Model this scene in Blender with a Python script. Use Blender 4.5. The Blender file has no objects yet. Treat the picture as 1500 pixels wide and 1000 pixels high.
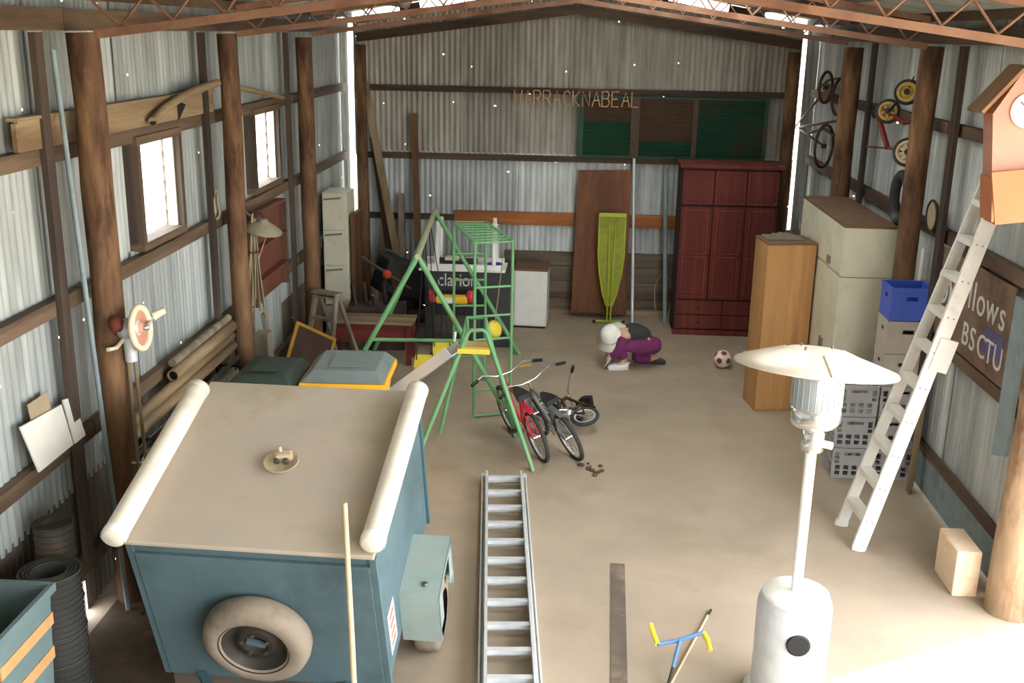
import bpy, math, random
from mathutils import Matrix, Vector, Quaternion
random.seed(7)
SC = bpy.context.scene
COL = SC.collection
PI = math.pi

# ------------------------------------------------------------------ camera
F = 1560.0; CAM_H = 3.9; VX, VY, ROLL = 845.0, 48.0, 95.0
_y = Vector((VX-750, 500-VY, -F)).normalized()
_d = Vector((-ROLL, -(F*F-(VX-750)*ROLL)/(500-VY), -F)).normalized()
_z = -_d; _z = (_z - _y*_z.dot(_y)).normalized()
_x = _y.cross(_z)
R_WC = Matrix(((_x[0], _y[0], _z[0]), (_x[1], _y[1], _z[1]), (_x[2], _y[2], _z[2])))   # world -> camera
R_CW = R_WC.transposed()
CAM = Vector((0, 0, CAM_H))
cd = bpy.data.cameras.new('camera'); cd.sensor_width = 36; cd.lens = F/1500*36
cd.clip_start = 0.05; cd.clip_end = 300
co = bpy.data.objects.new('camera', cd); COL.objects.link(co)
co.matrix_world = Matrix.Translation(CAM) @ R_CW.to_4x4()
SC.camera = co

def ray(x, y): return R_CW @ Vector(((x-750)/F, (500-y)/F, -1))
def onz(x, y, z=0.0): r = ray(x, y); return CAM + r*((z-CAM_H)/r.z)
def ony(x, y, Y): r = ray(x, y); return CAM + r*(Y/r.y)
def onx(x, y, X): r = ray(x, y); return CAM + r*(X/r.x)
def onplane(x, y, p, n): r = ray(x, y); return CAM + r*((p-CAM).dot(n)/r.dot(n))

# ------------------------------------------------------------------ light
def lin(c):
    return tuple((v/255/12.92 if v/255 <= .04045 else ((v/255+.055)/1.055)**2.4) for v in c)
w = bpy.data.worlds.new('sky'); SC.world = w; w.use_nodes = True
bg = w.node_tree.nodes['Background']
bg.inputs[0].default_value = (0.91, 0.96, 1.0, 1); bg.inputs[1].default_value = 5.0
sd = bpy.data.lights.new('sun', 'SUN'); sd.energy = 4.2; sd.angle = math.radians(1.5); sd.color = (1, .97, .92)
so = bpy.data.objects.new('sun', sd); COL.objects.link(so)
_sun_from = Vector((1.0, 0.55, 2.4)).normalized()
so.rotation_euler = _sun_from.to_track_quat('Z', 'Y').to_euler(); so.location = (12, -4, 20)
SC.view_settings.view_transform = 'Standard'; SC.view_settings.look = 'None'
SC.view_settings.gamma = 1; SC.view_settings.use_curve_mapping = False
SC.view_settings.exposure = 1.34
try:
    SC.cycles.max_bounces = 10; SC.cycles.diffuse_bounces = 6; SC.cycles.transparent_max_bounces = 16
    SC.cycles.use_denoising = True; SC.cycles.sample_clamp_indirect = 12
except Exception: pass

# ------------------------------------------------------------------ materials
MATS = {}
def _nodes(name):
    m = bpy.data.materials.new(name); m.use_nodes = True
    nt = m.node_tree; b = nt.nodes['Principled BSDF']
    return m, nt, b
def mat(name, c, rough=.7, metal=0.0, var=.18, scale=6.0, c2=None, c2amt=.5, stretch=(1, 1, 1), bump=0.0, bscale=40.0, spec=.4):
    """procedural: base colour broken by noise, optionally patches of a second colour, fine bump"""
    m, nt, b = _nodes(name); L = nt.links
    tc = nt.nodes.new('ShaderNodeTexCoord'); mp = nt.nodes.new('ShaderNodeMapping')
    mp.inputs['Scale'].default_value = stretch; L.new(tc.outputs['Object'], mp.inputs['Vector'])
    n = nt.nodes.new('ShaderNodeTexNoise'); n.inputs['Scale'].default_value = scale; n.inputs['Detail'].default_value = 6
    L.new(mp.outputs[0], n.inputs['Vector'])
    r = nt.nodes.new('ShaderNodeValToRGB'); e = r.color_ramp.elements
    a = lin(c)
    e[0].position = .3; e[1].position = .72
    e[0].color = (*[v*(1-var) for v in a], 1); e[1].color = (*[min(1, v*(1+var)) for v in a], 1)
    L.new(n.outputs['Fac'], r.inputs['Fac'])
    out = r.outputs['Color']
    if c2:
        n2 = nt.nodes.new('ShaderNodeTexNoise'); n2.inputs['Scale'].default_value = scale*.45; n2.inputs['Detail'].default_value = 8
        n2.inputs['Roughness'].default_value = .65
        L.new(mp.outputs[0], n2.inputs['Vector'])
        r2 = nt.nodes.new('ShaderNodeValToRGB'); q = r2.color_ramp.elements
        q[0].position = .62-.25*c2amt; q[1].position = .75-.2*c2amt
        q[0].color = (0, 0, 0, 1); q[1].color = (1, 1, 1, 1)
        L.new(n2.outputs['Fac'], r2.inputs['Fac'])
        mx = nt.nodes.new('ShaderNodeMix'); mx.data_type = 'RGBA'
        L.new(r2.outputs['Color'], mx.inputs['Factor']); L.new(out, mx.inputs['A']); mx.inputs['B'].default_value = (*lin(c2), 1)
        out = mx.outputs['Result']
    L.new(out, b.inputs['Base Color'])
    b.inputs['Roughness'].default_value = rough; b.inputs['Metallic'].default_value = metal
    b.inputs['Specular IOR Level'].default_value = spec
    if bump:
        nb = nt.nodes.new('ShaderNodeTexNoise'); nb.inputs['Scale'].default_value = bscale; nb.inputs['Detail'].default_value = 5
        L.new(mp.outputs[0], nb.inputs['Vector'])
        bp = nt.nodes.new('ShaderNodeBump'); bp.inputs['Strength'].default_value = bump; bp.inputs['Distance'].default_value = .01
        L.new(nb.outputs['Fac'], bp.inputs['Height']); L.new(bp.outputs[0], b.inputs['Normal'])
    MATS[name] = m
    return m
def wood(name, c, c2, axis='z', rough=.75, scale=9.0):
    st = {'x': (.08, 1, 1), 'y': (1, .08, 1), 'z': (1, 1, .08)}[axis]
    return mat(name, c, rough, var=.3, scale=scale, c2=c2, c2amt=.7, stretch=st, bump=.25, bscale=30)
def galv(name, c, rust=.4, holes=True, along='z'):
    m, nt, b = _nodes(name); L = nt.links; N = nt.nodes.new
    tc = N('ShaderNodeTexCoord'); oi = N('ShaderNodeObjectInfo')
    mp = N('ShaderNodeMapping'); mp.inputs['Scale'].default_value = {'z': (1, 1, .12), 'x': (.12, 1, 1)}[along]
    L.new(tc.outputs['Object'], mp.inputs['Vector'])
    n = N('ShaderNodeTexNoise'); n.inputs['Scale'].default_value = 9; n.inputs['Detail'].default_value = 6
    L.new(mp.outputs[0], n.inputs['Vector'])
    r = N('ShaderNodeValToRGB'); e = r.color_ramp.elements; a = lin(c)
    e[0].position = .3; e[1].position = .7
    e[0].color = (*[v*.68 for v in a], 1); e[1].color = (*[min(1, v*1.22) for v in a], 1)
    L.new(n.outputs['Fac'], r.inputs['Fac'])
    # every sheet a little different
    mr = N('ShaderNodeMapRange'); mr.inputs['To Min'].default_value = .78; mr.inputs['To Max'].default_value = 1.18
    L.new(oi.outputs['Random'], mr.inputs['Value'])
    mu = N('ShaderNodeMix'); mu.data_type = 'RGBA'; mu.blend_type = 'MULTIPLY'; mu.inputs['Factor'].default_value = 1
    L.new(r.outputs['Color'], mu.inputs['A']); L.new(mr.outputs[0], mu.inputs['B'])
    n2 = N('ShaderNodeTexNoise'); n2.inputs['Scale'].default_value = 3.1; n2.inputs['Detail'].default_value = 9; n2.inputs['Roughness'].default_value = .7
    mp2 = N('ShaderNodeMapping'); mp2.inputs['Scale'].default_value = {'z': (1, 1, .3), 'x': (.3, 1, 1)}[along]
    L.new(tc.outputs['Object'], mp2.inputs['Vector']); L.new(mp2.outputs[0], n2.inputs['Vector'])
    r2 = N('ShaderNodeValToRGB'); q = r2.color_ramp.elements
    q[0].position = .60; q[0].color = (0, 0, 0, 1); q[1].position = .75; q[1].color = (rust, rust, rust, 1)
    L.new(n2.outputs['Fac'], r2.inputs['Fac'])
    mx = N('ShaderNodeMix'); mx.data_type = 'RGBA'
    L.new(r2.outputs['Color'], mx.inputs['Factor']); L.new(mu.outputs['Result'], mx.inputs['A']); mx.inputs['B'].default_value = (*lin((104, 74, 52)), 1)
    L.new(mx.outputs['Result'], b.inputs['Base Color'])
    b.inputs['Metallic'].default_value = .12; b.inputs['Roughness'].default_value = .55
    if holes:   # old nail holes: real openings to the daylight
        v = N('ShaderNodeTexVoronoi'); v.voronoi_dimensions = '2D'; v.inputs['Scale'].default_value = 1.25; v.inputs['Randomness'].default_value = 1
        sx = N('ShaderNodeSeparateXYZ'); cx = N('ShaderNodeCombineXYZ'); ad = N('ShaderNodeMath'); ad.operation = 'ADD'
        L.new(tc.outputs['Object'], sx.inputs[0]); L.new(sx.outputs[0], ad.inputs[0]); L.new(sx.outputs[1], ad.inputs[1])
        L.new(ad.outputs[0], cx.inputs[0]); L.new(sx.outputs[2], cx.inputs[1]); L.new(cx.outputs[0], v.inputs['Vector'])
        lt = N('ShaderNodeMath'); lt.operation = 'LESS_THAN'; lt.inputs[1].default_value = .0105
        L.new(v.outputs['Distance'], lt.inputs[0])
        tr = N('ShaderNodeBsdfTransparent'); ms = N('ShaderNodeMixShader')
        L.new(lt.outputs[0], ms.inputs[0]); L.new(b.outputs[0], ms.inputs[1]); L.new(tr.outputs[0], ms.inputs[2])
        L.new(ms.outputs[0], nt.nodes['Material Output'].inputs['Surface'])
    MATS[name] = m
    return m
def glass(name):
    m, nt, b = _nodes(name)
    tr = nt.nodes.new('ShaderNodeBsdfTransparent'); gl = nt.nodes.new('ShaderNodeBsdfGlossy'); gl.inputs['Roughness'].default_value = .1
    n = nt.nodes.new('ShaderNodeTexNoise'); n.inputs['Scale'].default_value = 4
    mr = nt.nodes.new('ShaderNodeMapRange'); mr.inputs['To Min'].default_value = .04; mr.inputs['To Max'].default_value = .14
    ms = nt.nodes.new('ShaderNodeMixShader'); nt.links.new(n.outputs['Fac'], mr.inputs['Value']); nt.links.new(mr.outputs[0], ms.inputs[0])
    nt.links.new(tr.outputs[0], ms.inputs[1]); nt.links.new(gl.outputs[0], ms.inputs[2])
    nt.links.new(ms.outputs[0], nt.nodes['Material Output'].inputs['Surface'])
    MATS[name] = m; return m
M = MATS
galv('galv', (162, 166, 163), .45); galv('galv_pale', (190, 194, 193), .35); galv('galv_shade', (92, 84, 72), .9); galv('galv_back', (150, 144, 135), .7); galv('galv_roof', (176, 180, 178), .3, holes=False, along='x')
galv('galv_plain', (150, 146, 132), .5, holes=False, along='x')
mat('log', (124, 92, 64), .85, var=.35, scale=9, c2=(70, 44, 30), c2amt=.75, stretch=(1, 1, .22), bump=.5, bscale=18); mat('log_pale', (170, 142, 112), .85, var=.3, scale=9, c2=(120, 84, 56), c2amt=.7, stretch=(1, 1, .3), bump=.5, bscale=18)
wood('girt', (104, 84, 66), (66, 48, 36), 'y'); wood('girt_x', (84, 66, 52), (50, 36, 28), 'x'); wood('stud', (78, 64, 54), (48, 38, 32))
wood('timber_y', (150, 128, 98), (112, 88, 62), 'y'); wood('timber_z', (146, 126, 98), (108, 86, 62)); wood('timber_x', (146, 126, 98), (108, 86, 62), 'x')
wood('brown_z', (108, 76, 50), (74, 50, 34)); wood('orange_x', (164, 100, 52), (120, 70, 38), 'x'); wood('ply', (122, 78, 52), (98, 62, 44))
wood('grey_x', (112, 98, 84), (78, 64, 52), 'x'); wood('grey_z', (140, 128, 112), (100, 90, 76))
wood('cherry', (112, 48, 40), (92, 38, 34)); wood('cherry_dark', (58, 26, 24), (44, 20, 20)); wood('cherry_light', (138, 64, 50), (110, 48, 40)); wood('tan', (184, 138, 88), (164, 118, 72), scale=5); wood('red_wood', (108, 42, 36), (74, 30, 28), 'x')
mat('concrete', (163, 146, 127), .9, var=.10, scale=1.6, c2=(150, 134, 114), c2amt=.4, bump=.15, bscale=60)
mat('ground', (196, 180, 150), .95, var=.12, scale=.6, c2=(160, 150, 110))
mat('steel_brown', (132, 96, 76), .6, .1, c2=(108, 70, 50)); mat('steel_dark', (84, 78, 72), .6, .5, c2=(96, 66, 46)); mat('bolt', (110, 108, 104), .5, .8)
mat('alu', (206, 208, 210), .4, .35, var=.08, scale=12); mat('alu_dusty', (200, 198, 193), .5, .2, var=.1)
mat('white_paint', (226, 222, 214), .5, var=.06, c2=(206, 200, 190), c2amt=.3); mat('white_bright', (240, 238, 234), .4, var=.04)
mat('heater_cream', (236, 222, 204), .35, .15, var=.04); mat('heater_mesh', (168, 176, 182), .45, .6, var=.1); mat('chrome', (222, 222, 220), .18, .9, var=.05)
mat('black_rubber', (58, 56, 54), .85, var=.2, c2=(110, 102, 92), c2amt=.25); mat('dusty_tyre', (138, 124, 108), .85, var=.12, c2=(104, 94, 84), c2amt=.5)
mat('black_plastic', (30, 30, 32), .55, var=.1); mat('dark_metal', (46, 44, 42), .6, .3, c2=(70, 52, 40)); mat('dark_hub', (62, 58, 52), .6, .5, c2=(92, 80, 66))
mat('trailer_blue', (84, 104, 110), .6, .0, var=.1, scale=3, c2=(70, 88, 92), c2amt=.6, spec=.25); mat('trailer_lid', (180, 166, 150), .85, var=.05, scale=2.5, c2=(168, 154, 132), c2amt=.5)
mat('trailer_trim', (60, 92, 98), .6, var=.1); mat('guard_green', (136, 150, 144), .7, var=.08, c2=(150, 148, 132), c2amt=.4)
mat('pvc', (228, 218, 202), .45, var=.05, scale=4, c2=(206, 194, 176), c2amt=.35); mat('sticker_white', (226, 214, 204), .6); mat('sticker_red', (196, 104, 88), .6)
mat('bin_teal', (96, 114, 114), .6, var=.1); mat('bin_shade', (24, 28, 30), .8); mat('bin_orange', (186, 142, 94), .6, var=.1)
mat('bin_green', (38, 74, 64), .5, var=.12); mat('bin_green_lid', (52, 66, 56), .5, var=.12); mat('bin_grey', (112, 120, 118), .5, var=.1); mat('bin_yellow', (240, 176, 44), .5, var=.06)
mat('wire', (52, 50, 46), .8, .1); mat('wire_grey', (104, 102, 94), .6, .3); mat('wire_coil', (64, 63, 58), .75, .2)
mat('play_green', (104, 158, 106), .5, var=.08, c2=(128, 150, 110), c2amt=.3); mat('play_dusty', (158, 158, 126), .7, var=.1); mat('play_yellow', (224, 200, 64), .5, var=.08, c2=(206, 176, 84), c2amt=.3)
mat('board_tan', (190, 154, 92), .7, var=.08)
mat('slide_metal', (196, 200, 204), .4, .35, var=.08); mat('plastic_white', (224, 222, 218), .4, var=.04); mat('plastic_blue', (56, 80, 170), .5, var=.06)
mat('crate_blue', (64, 92, 190), .5, var=.08); mat('crate_beige', (176, 166, 156), .6, var=.06); mat('crate_grey', (158, 156, 156), .6, var=.06)
mat('clar_black', (50, 52, 52), .6, var=.15); mat('letter_white', (206, 204, 200), .6, var=.1); mat('toy_red', (186, 52, 50), .4); mat('toy_yellow', (232, 182, 40), .4)
mat('cream', (206, 200, 178), .6, var=.04, c2=(190, 184, 164), c2amt=.4); mat('cream_dark', (120, 116, 104), .7); mat('brown_top', (110, 82, 62), .8, var=.12)
mat('lime', (172, 186, 46), .45, var=.06); mat('lime_cover', (146, 150, 52), .7, var=.15, scale=14)
mat('shutter_green', (18, 62, 44), .6, var=.25, c2=(66, 50, 36), c2amt=.55, scale=2.0); mat('shutter_brown', (74, 54, 40), .7, var=.2)
mat('sign_brown', (122, 98, 80), .8, var=.15, c2=(92, 72, 66), c2amt=.5); mat('sign_purple', (92, 84, 124), .7); mat('letter_tan', (186, 150, 112), .8, var=.15)
mat('terracotta', (176, 124, 104), .8, var=.06, scale=4, c2=(184, 138, 118), c2amt=.4); mat('terracotta_dark', (172, 106, 70), .8, var=.06, scale=4); mat('roof_brown', (122, 88, 56), .8, var=.15)
mat('wheel_yellow', (204, 170, 88), .55, var=.1, c2=(170, 130, 70)); mat('wheel_cream', (206, 186, 150), .6, var=.1); mat('trike_red', (128, 26, 34), .5, var=.15)
mat('bike_red', (196, 44, 64), .35, var=.08); mat('bike_grey', (120, 122, 120), .5, .3, var=.12); mat('bike_dark', (64, 46, 36), .6, .2, c2=(92, 60, 40))
mat('tool_blue', (84, 124, 180), .5, var=.08); mat('grip_yellow', (234, 208, 60), .5, var=.05); mat('stick', (196, 176, 142), .8, var=.1)
mat('block_pale', (222, 196, 166), .8, var=.08, c2=(202, 170, 134)); mat('grey_blue', (128, 142, 146), .7, var=.1, c2=(110, 118, 116)); mat('card_white', (214, 208, 196), .7, var=.05)
mat('card_brown', (158, 140, 112), .8, var=.08); mat('fan_pink', (198, 142, 122), .6, var=.1); mat('fan_cream', (226, 210, 182), .5, var=.06)
mat('rust_red', (112, 52, 40), .8, var=.2); mat('gold', (196, 148, 62), .35, .6, var=.1); mat('maroon_board', (108, 62, 50), .7, var=.15, c2=(92, 56, 34))
mat('purple_cloth', (112, 44, 92), .9, var=.15, scale=12); mat('dark_cloth', (58, 58, 56), .9, var=.15, scale=12); mat('hat_white', (234, 230, 222), .8, var=.05); mat('skin', (196, 160, 132), .6, var=.06)
mat('shoe_white', (222, 222, 218), .6, var=.05); mat('cloth_blue', (120, 164, 206), .7); mat('hair', (52, 40, 32), .7)
mat('ball_white', (226, 218, 210), .5, var=.04); mat('ball_red', (150, 44, 56), .5); mat('grey_cloth', (116, 102, 90), .95, var=.2, scale=10)
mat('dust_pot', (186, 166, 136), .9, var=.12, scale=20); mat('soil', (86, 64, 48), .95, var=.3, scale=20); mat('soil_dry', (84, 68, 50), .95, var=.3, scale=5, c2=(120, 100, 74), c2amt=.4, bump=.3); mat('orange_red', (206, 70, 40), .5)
mat('strip_dark', (100, 88, 76), .9, var=.2, scale=5, c2=(128, 112, 96), c2amt=.4); mat('lamp_cone', (136, 126, 106), .6, var=.08); mat('straw', (150, 136, 108), .9, var=.15)
glass('glass')
def fibre(name):     # translucent roofing sheet for the added skylights
    m, nt, b = _nodes(name); N = nt.nodes.new
    n = N('ShaderNodeTexNoise'); n.inputs['Scale'].default_value = 5
    r = N('ShaderNodeValToRGB'); r.color_ramp.elements[0].color = (.50, .50, .45, 1); r.color_ramp.elements[1].color = (.66, .66, .60, 1)
    tl = N('ShaderNodeBsdfTranslucent'); ms = N('ShaderNodeMixShader'); ms.inputs[0].default_value = .75
    nt.links.new(n.outputs['Fac'], r.inputs['Fac']); nt.links.new(r.outputs[0], tl.inputs[0]); nt.links.new(r.outputs[0], b.inputs['Base Color'])
    nt.links.new(b.outputs[0], ms.inputs[1]); nt.links.new(tl.outputs[0], ms.inputs[2]); nt.links.new(ms.outputs[0], nt.nodes['Material Output'].inputs['Surface'])
    MATS[name] = m
fibre('added_skylight')

# ------------------------------------------------------------------ mesh kit
def frame_of(d):
    d = d.normalized(); a = Vector((0, 0, 1)) if abs(d.z) < .9 else Vector((1, 0, 0))
    u = d.cross(a).normalized(); return u, d.cross(u).normalized(), d
class MB:
    def __init__(s): s.v = []; s.f = []; s.s = []
    def add(s, vs, fs, smooth=False):
        o = len(s.v); s.v += [Vector(p) for p in vs]
        s.f += [tuple(i+o for i in f) for f in fs]; s.s += [smooth]*len(fs); return s
    def box(s, c, size, rot=None):
        c = Vector(c); h = [v/2 for v in size]
        vs = [Vector((x*h[0], y*h[1], z*h[2])) for x in (-1, 1) for y in (-1, 1) for z in (-1, 1)]
        if rot is not None: vs = [rot @ v for v in vs]
        return s.add([c+v for v in vs], [(0, 1, 3, 2), (4, 6, 7, 5), (0, 4, 5, 1), (2, 3, 7, 6), (0, 2, 6, 4), (1, 5, 7, 3)])
    def bb(s, x0, x1, y0, y1, z0, z1): return s.box(((x0+x1)/2, (y0+y1)/2, (z0+z1)/2), (abs(x1-x0), abs(y1-y0), abs(z1-z0)))
    def bar(s, a, b, wd, th, up=None):
        a, b = Vector(a), Vector(b); d = (b-a).normalized()
        up = Vector(up) if up is not None else (Vector((0, 0, 1)) if abs(d.z) < .95 else Vector((0, 1, 0)))
        u = d.cross(up).normalized(); n = u.cross(d).normalized()
        vs = [p + u*sx*wd/2 + n*sn*th/2 for p in (a, b) for sx in (-1, 1) for sn in (-1, 1)]
        return s.add(vs, [(0, 1, 3, 2), (4, 6, 7, 5), (0, 4, 5, 1), (2, 3, 7, 6), (0, 2, 6, 4), (1, 5, 7, 3)])
    def cyl(s, a, b, r0, r1=None, n=12, caps=True, smooth=True):
        a, b = Vector(a), Vector(b); r1 = r0 if r1 is None else r1
        u, w_, d = frame_of(b-a)
        ring = lambda c, r: [c + (u*math.cos(2*PI*i/n) + w_*math.sin(2*PI*i/n))*r for i in range(n)]
        A, B = ring(a, r0), ring(b, r1)
        s.add(A+B, [(i, (i+1) % n, n+(i+1) % n, n+i) for i in range(n)], smooth)
        if caps:
            s.add(A, [tuple(reversed(range(n)))]); s.add(B, [tuple(range(n))])
        return s
    def tube(s, pts, r, n=8, closed=False, caps=True):
        pts = [Vector(p) for p in pts]; k = len(pts); rs = r if isinstance(r, (list, tuple)) else [r]*k
        ring = []; u = None
        for i, p in enumerate(pts):
            if closed: d = pts[(i+1) % k]-pts[i-1]
            else: d = pts[min(i+1, k-1)]-pts[max(i-1, 0)]
            d.normalize()
            if u is None: u = frame_of(d)[0]
            u = (u - d*u.dot(d)).normalized(); w_ = d.cross(u)
            ring.append([p + (u*math.cos(2*PI*j/n)+w_*math.sin(2*PI*j/n))*rs[i] for j in range(n)])
        vs = [q for rg in ring for q in rg]; fs = []
        for i in range(k if closed else k-1):
            a0, b0 = i*n, ((i+1) % k)*n
            fs += [(a0+j, a0+(j+1) % n, b0+(j+1) % n, b0+j) for j in range(n)]
        s.add(vs, fs, True)
        if caps and not closed:
            s.add(ring[0], [tuple(reversed(range(n)))]); s.add(ring[-1], [tuple(range(n))])
        return s
    def ring(s, c, nrm, R, r, n=24, m=8, flat=1.0):
        u, w_, d = frame_of(Vector(nrm)); c = Vector(c); vs = []
        for i in range(n):
            e = u*math.cos(2*PI*i/n)+w_*math.sin(2*PI*i/n)
            vs += [c + e*(R+r*math.cos(2*PI*j/m)) + d*r*flat*math.sin(2*PI*j/m) for j in range(m)]
        fs = [(i*m+j, ((i+1) % n)*m+j, ((i+1) % n)*m+(j+1) % m, i*m+(j+1) % m) for i in range(n) for j in range(m)]
        return s.add(vs, fs, True)
    def lathe(s, c, prof, axis=(0, 0, 1), n=24, smooth=True, caps=True):
        u, w_, d = frame_of(Vector(axis)); c = Vector(c); vs = []
        for (r, h) in prof: vs += [c + d*h + (u*math.cos(2*PI*i/n)+w_*math.sin(2*PI*i/n))*r for i in range(n)]
        fs = [(k*n+i, k*n+(i+1) % n, (k+1)*n+(i+1) % n, (k+1)*n+i) for k in range(len(prof)-1) for i in range(n)]
        s.add(vs, fs, smooth)
        if caps:
            if prof[0][0] > 1e-4: s.add(vs[:n], [tuple(reversed(range(n)))])
            if prof[-1][0] > 1e-4: s.add(vs[-n:], [tuple(range(n))])
        return s
    def ball(s, c, r, n=12, sc=(1, 1, 1)):
        c = Vector(c); vs = []; m = n//2+1
        for k in range(m+1):
            t = PI*k/m
            vs += [c + Vector((math.sin(t)*math.cos(2*PI*i/n)*sc[0], math.sin(t)*math.sin(2*PI*i/n)*sc[1], math.cos(t)*sc[2]))*r for i in range(n)]
        fs = [(k*n+i, (k+1)*n+i, (k+1)*n+(i+1) % n, k*n+(i+1) % n) for k in range(m) for i in range(n)]
        return s.add(vs, fs, True)
    def prism(s, poly, ext):
        poly = [Vector(p) for p in poly]; ext = Vector(ext); n = len(poly)
        s.add(poly, [tuple(reversed(range(n)))]); s.add([p+ext for p in poly], [tuple(range(n))])
        s.add(poly+[p+ext for p in poly], [(i, (i+1) % n, n+(i+1) % n, n+i) for i in range(n)]); return s
    def corr(s, o, u, v, nrm, wd, ln, pitch=.076, amp=.009, seg=6, phase=0.0, top=None):
        """corrugated sheet: waves along u, ridges along v; top(uu) gives the length at uu"""
        o, u, v, nrm = Vector(o), Vector(u), Vector(v), Vector(nrm)
        k = max(2, int(round(wd/pitch*seg))); vs = []
        for i in range(k+1):
            t = wd*i/k; p = o+u*t+nrm*(amp*math.cos(2*PI*(t/pitch)+phase))
            vs += [p, p + v*(top(t) if top else ln)]
        return s.add(vs, [(2*i, 2*i+2, 2*i+3, 2*i+1) for i in range(k)], True)
    def panel(s, o, u, v, nrm, wd, ht, t, holes):
        """flat panel with rectangular holes (fractions of wd, ht)"""
        o, u, v, nrm = Vector(o), Vector(u), Vector(v), Vector(nrm)
        xs = sorted({0.0, 1.0} | {h[0] for h in holes} | {h[1] for h in holes}); ys = sorted({0.0, 1.0} | {h[2] for h in holes} | {h[3] for h in holes})
        for j in range(len(ys)-1):
            run = None
            for i in range(len(xs)):
                solid = i < len(xs)-1 and not any(h[0] < (xs[i]+xs[i+1])/2 < h[1] and h[2] < (ys[j]+ys[j+1])/2 < h[3] for h in holes)
                if solid and run is None: run = xs[i]
                if not solid and run is not None:
                    a = o+u*run*wd+v*ys[j]*ht; b = u*(xs[i]-run)*wd; c = v*(ys[j+1]-ys[j])*ht; d = nrm*t
                    vs = [a, a+b, a+b+c, a+c]; s.add(vs+[p+d for p in vs], [(3, 2, 1, 0), (4, 5, 6, 7), (0, 1, 5, 4), (1, 2, 6, 5), (2, 3, 7, 6), (3, 0, 4, 7)]); run = None
        return s
    def tf(s, mtx): s.v = [mtx @ p for p in s.v]; return s
    def build(s, name, material, parent=None, bevel=0.0, world=False):
        vs = s.v
        if world and parent is not None:
            inv = ROOTM[parent.name].inverted(); vs = [inv @ p for p in vs]
        me = bpy.data.meshes.new(name); me.from_pydata([tuple(p) for p in vs], [], s.f)
        me.polygons.foreach_set('use_smooth', s.s); me.update()
        me.materials.append(M[material] if isinstance(material, str) else material)
        ob = bpy.data.objects.new(name, me); COL.objects.link(ob)
        if parent is not None: ob.parent = parent; ROOTM[ob.name] = ROOTM[parent.name]
        else: ROOTM[ob.name] = Matrix.Identity(4)
        if bevel:
            b = ob.modifiers.new('bevel', 'BEVEL'); b.width = bevel; b.segments = 2; b.limit_method = 'ANGLE'; b.angle_limit = math.radians(40)
        return ob
ROOTM = {}
def tag(o, label, cat, group=None):
    o['label'] = label; o['category'] = cat
    if group: o['group'] = group
    return o
def thing(name, label, cat, loc=(0, 0, 0), rotz=0.0, group=None, mtx=None):
    o = bpy.data.objects.new(name, None); o.empty_display_size = .1; COL.objects.link(o)
    m = mtx if mtx is not None else Matrix.Translation(Vector(loc)) @ Matrix.Rotation(rotz, 4, 'Z')
    o.matrix_world = m; ROOTM[o.name] = m
    return tag(o, label, cat, group)
def single(mb, name, material, label, cat, base=None, group=None, bevel=0.0):
    """a thing that is one mesh, given in world coordinates; its origin goes to base"""
    base = Vector(base) if base is not None else Vector((sum(p.x for p in mb.v)/len(mb.v), sum(p.y for p in mb.v)/len(mb.v), min(p.z for p in mb.v)))
    mb.v = [p-base for p in mb.v]
    ob = mb.build(name, material, None, bevel); ob.location = base; ROOTM[ob.name] = Matrix.Translation(base)
    return tag(ob, label, cat, group)
def structure(name):
    o = bpy.data.objects.new(name, None); o.empty_display_size = .1; COL.objects.link(o); o['kind'] = 'structure'; ROOTM[o.name] = Matrix.Identity(4); return o
def copy_tree(o, parent=None):
    c = o.copy(); COL.objects.link(c); c.parent = parent
    for ch in list(o.children): copy_tree(ch, c)
    return c

# ------------------------------------------------------------------ the shed
XL, XR, YB, YF = -3.25, 3.27, 15.1, -1.2
EAVE, RIDGE = 4.06, 4.62
def roof_z(x): return RIDGE-(RIDGE-EAVE)*abs(x)/3.25
def wall_top(x): return roof_z(x)-.075
POST_Y = (6.6, 9.45, 12.15)

fl = MB().bb(XL-.1, 6.0, YF, YB+.1, -.12, 0).build('floor', 'concrete'); fl['kind'] = 'structure'
gr = MB().bb(-60, 60, -60, 80, -.32, -.12).build('ground', 'ground'); gr['kind'] = 'structure'

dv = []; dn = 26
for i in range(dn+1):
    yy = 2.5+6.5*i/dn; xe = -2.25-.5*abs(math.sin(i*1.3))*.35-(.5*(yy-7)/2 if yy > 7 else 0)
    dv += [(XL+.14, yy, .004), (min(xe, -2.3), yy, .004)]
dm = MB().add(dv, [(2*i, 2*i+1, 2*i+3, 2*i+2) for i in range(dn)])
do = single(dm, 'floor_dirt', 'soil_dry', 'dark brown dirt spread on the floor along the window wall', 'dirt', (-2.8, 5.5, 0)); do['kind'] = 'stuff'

def sheet(parent, o, u, v, nrm, wd, ln, material='galv', **k):
    return MB().corr(o, u, v, nrm, wd, ln, **k).build('corrugated_sheet', material, parent)

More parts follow.
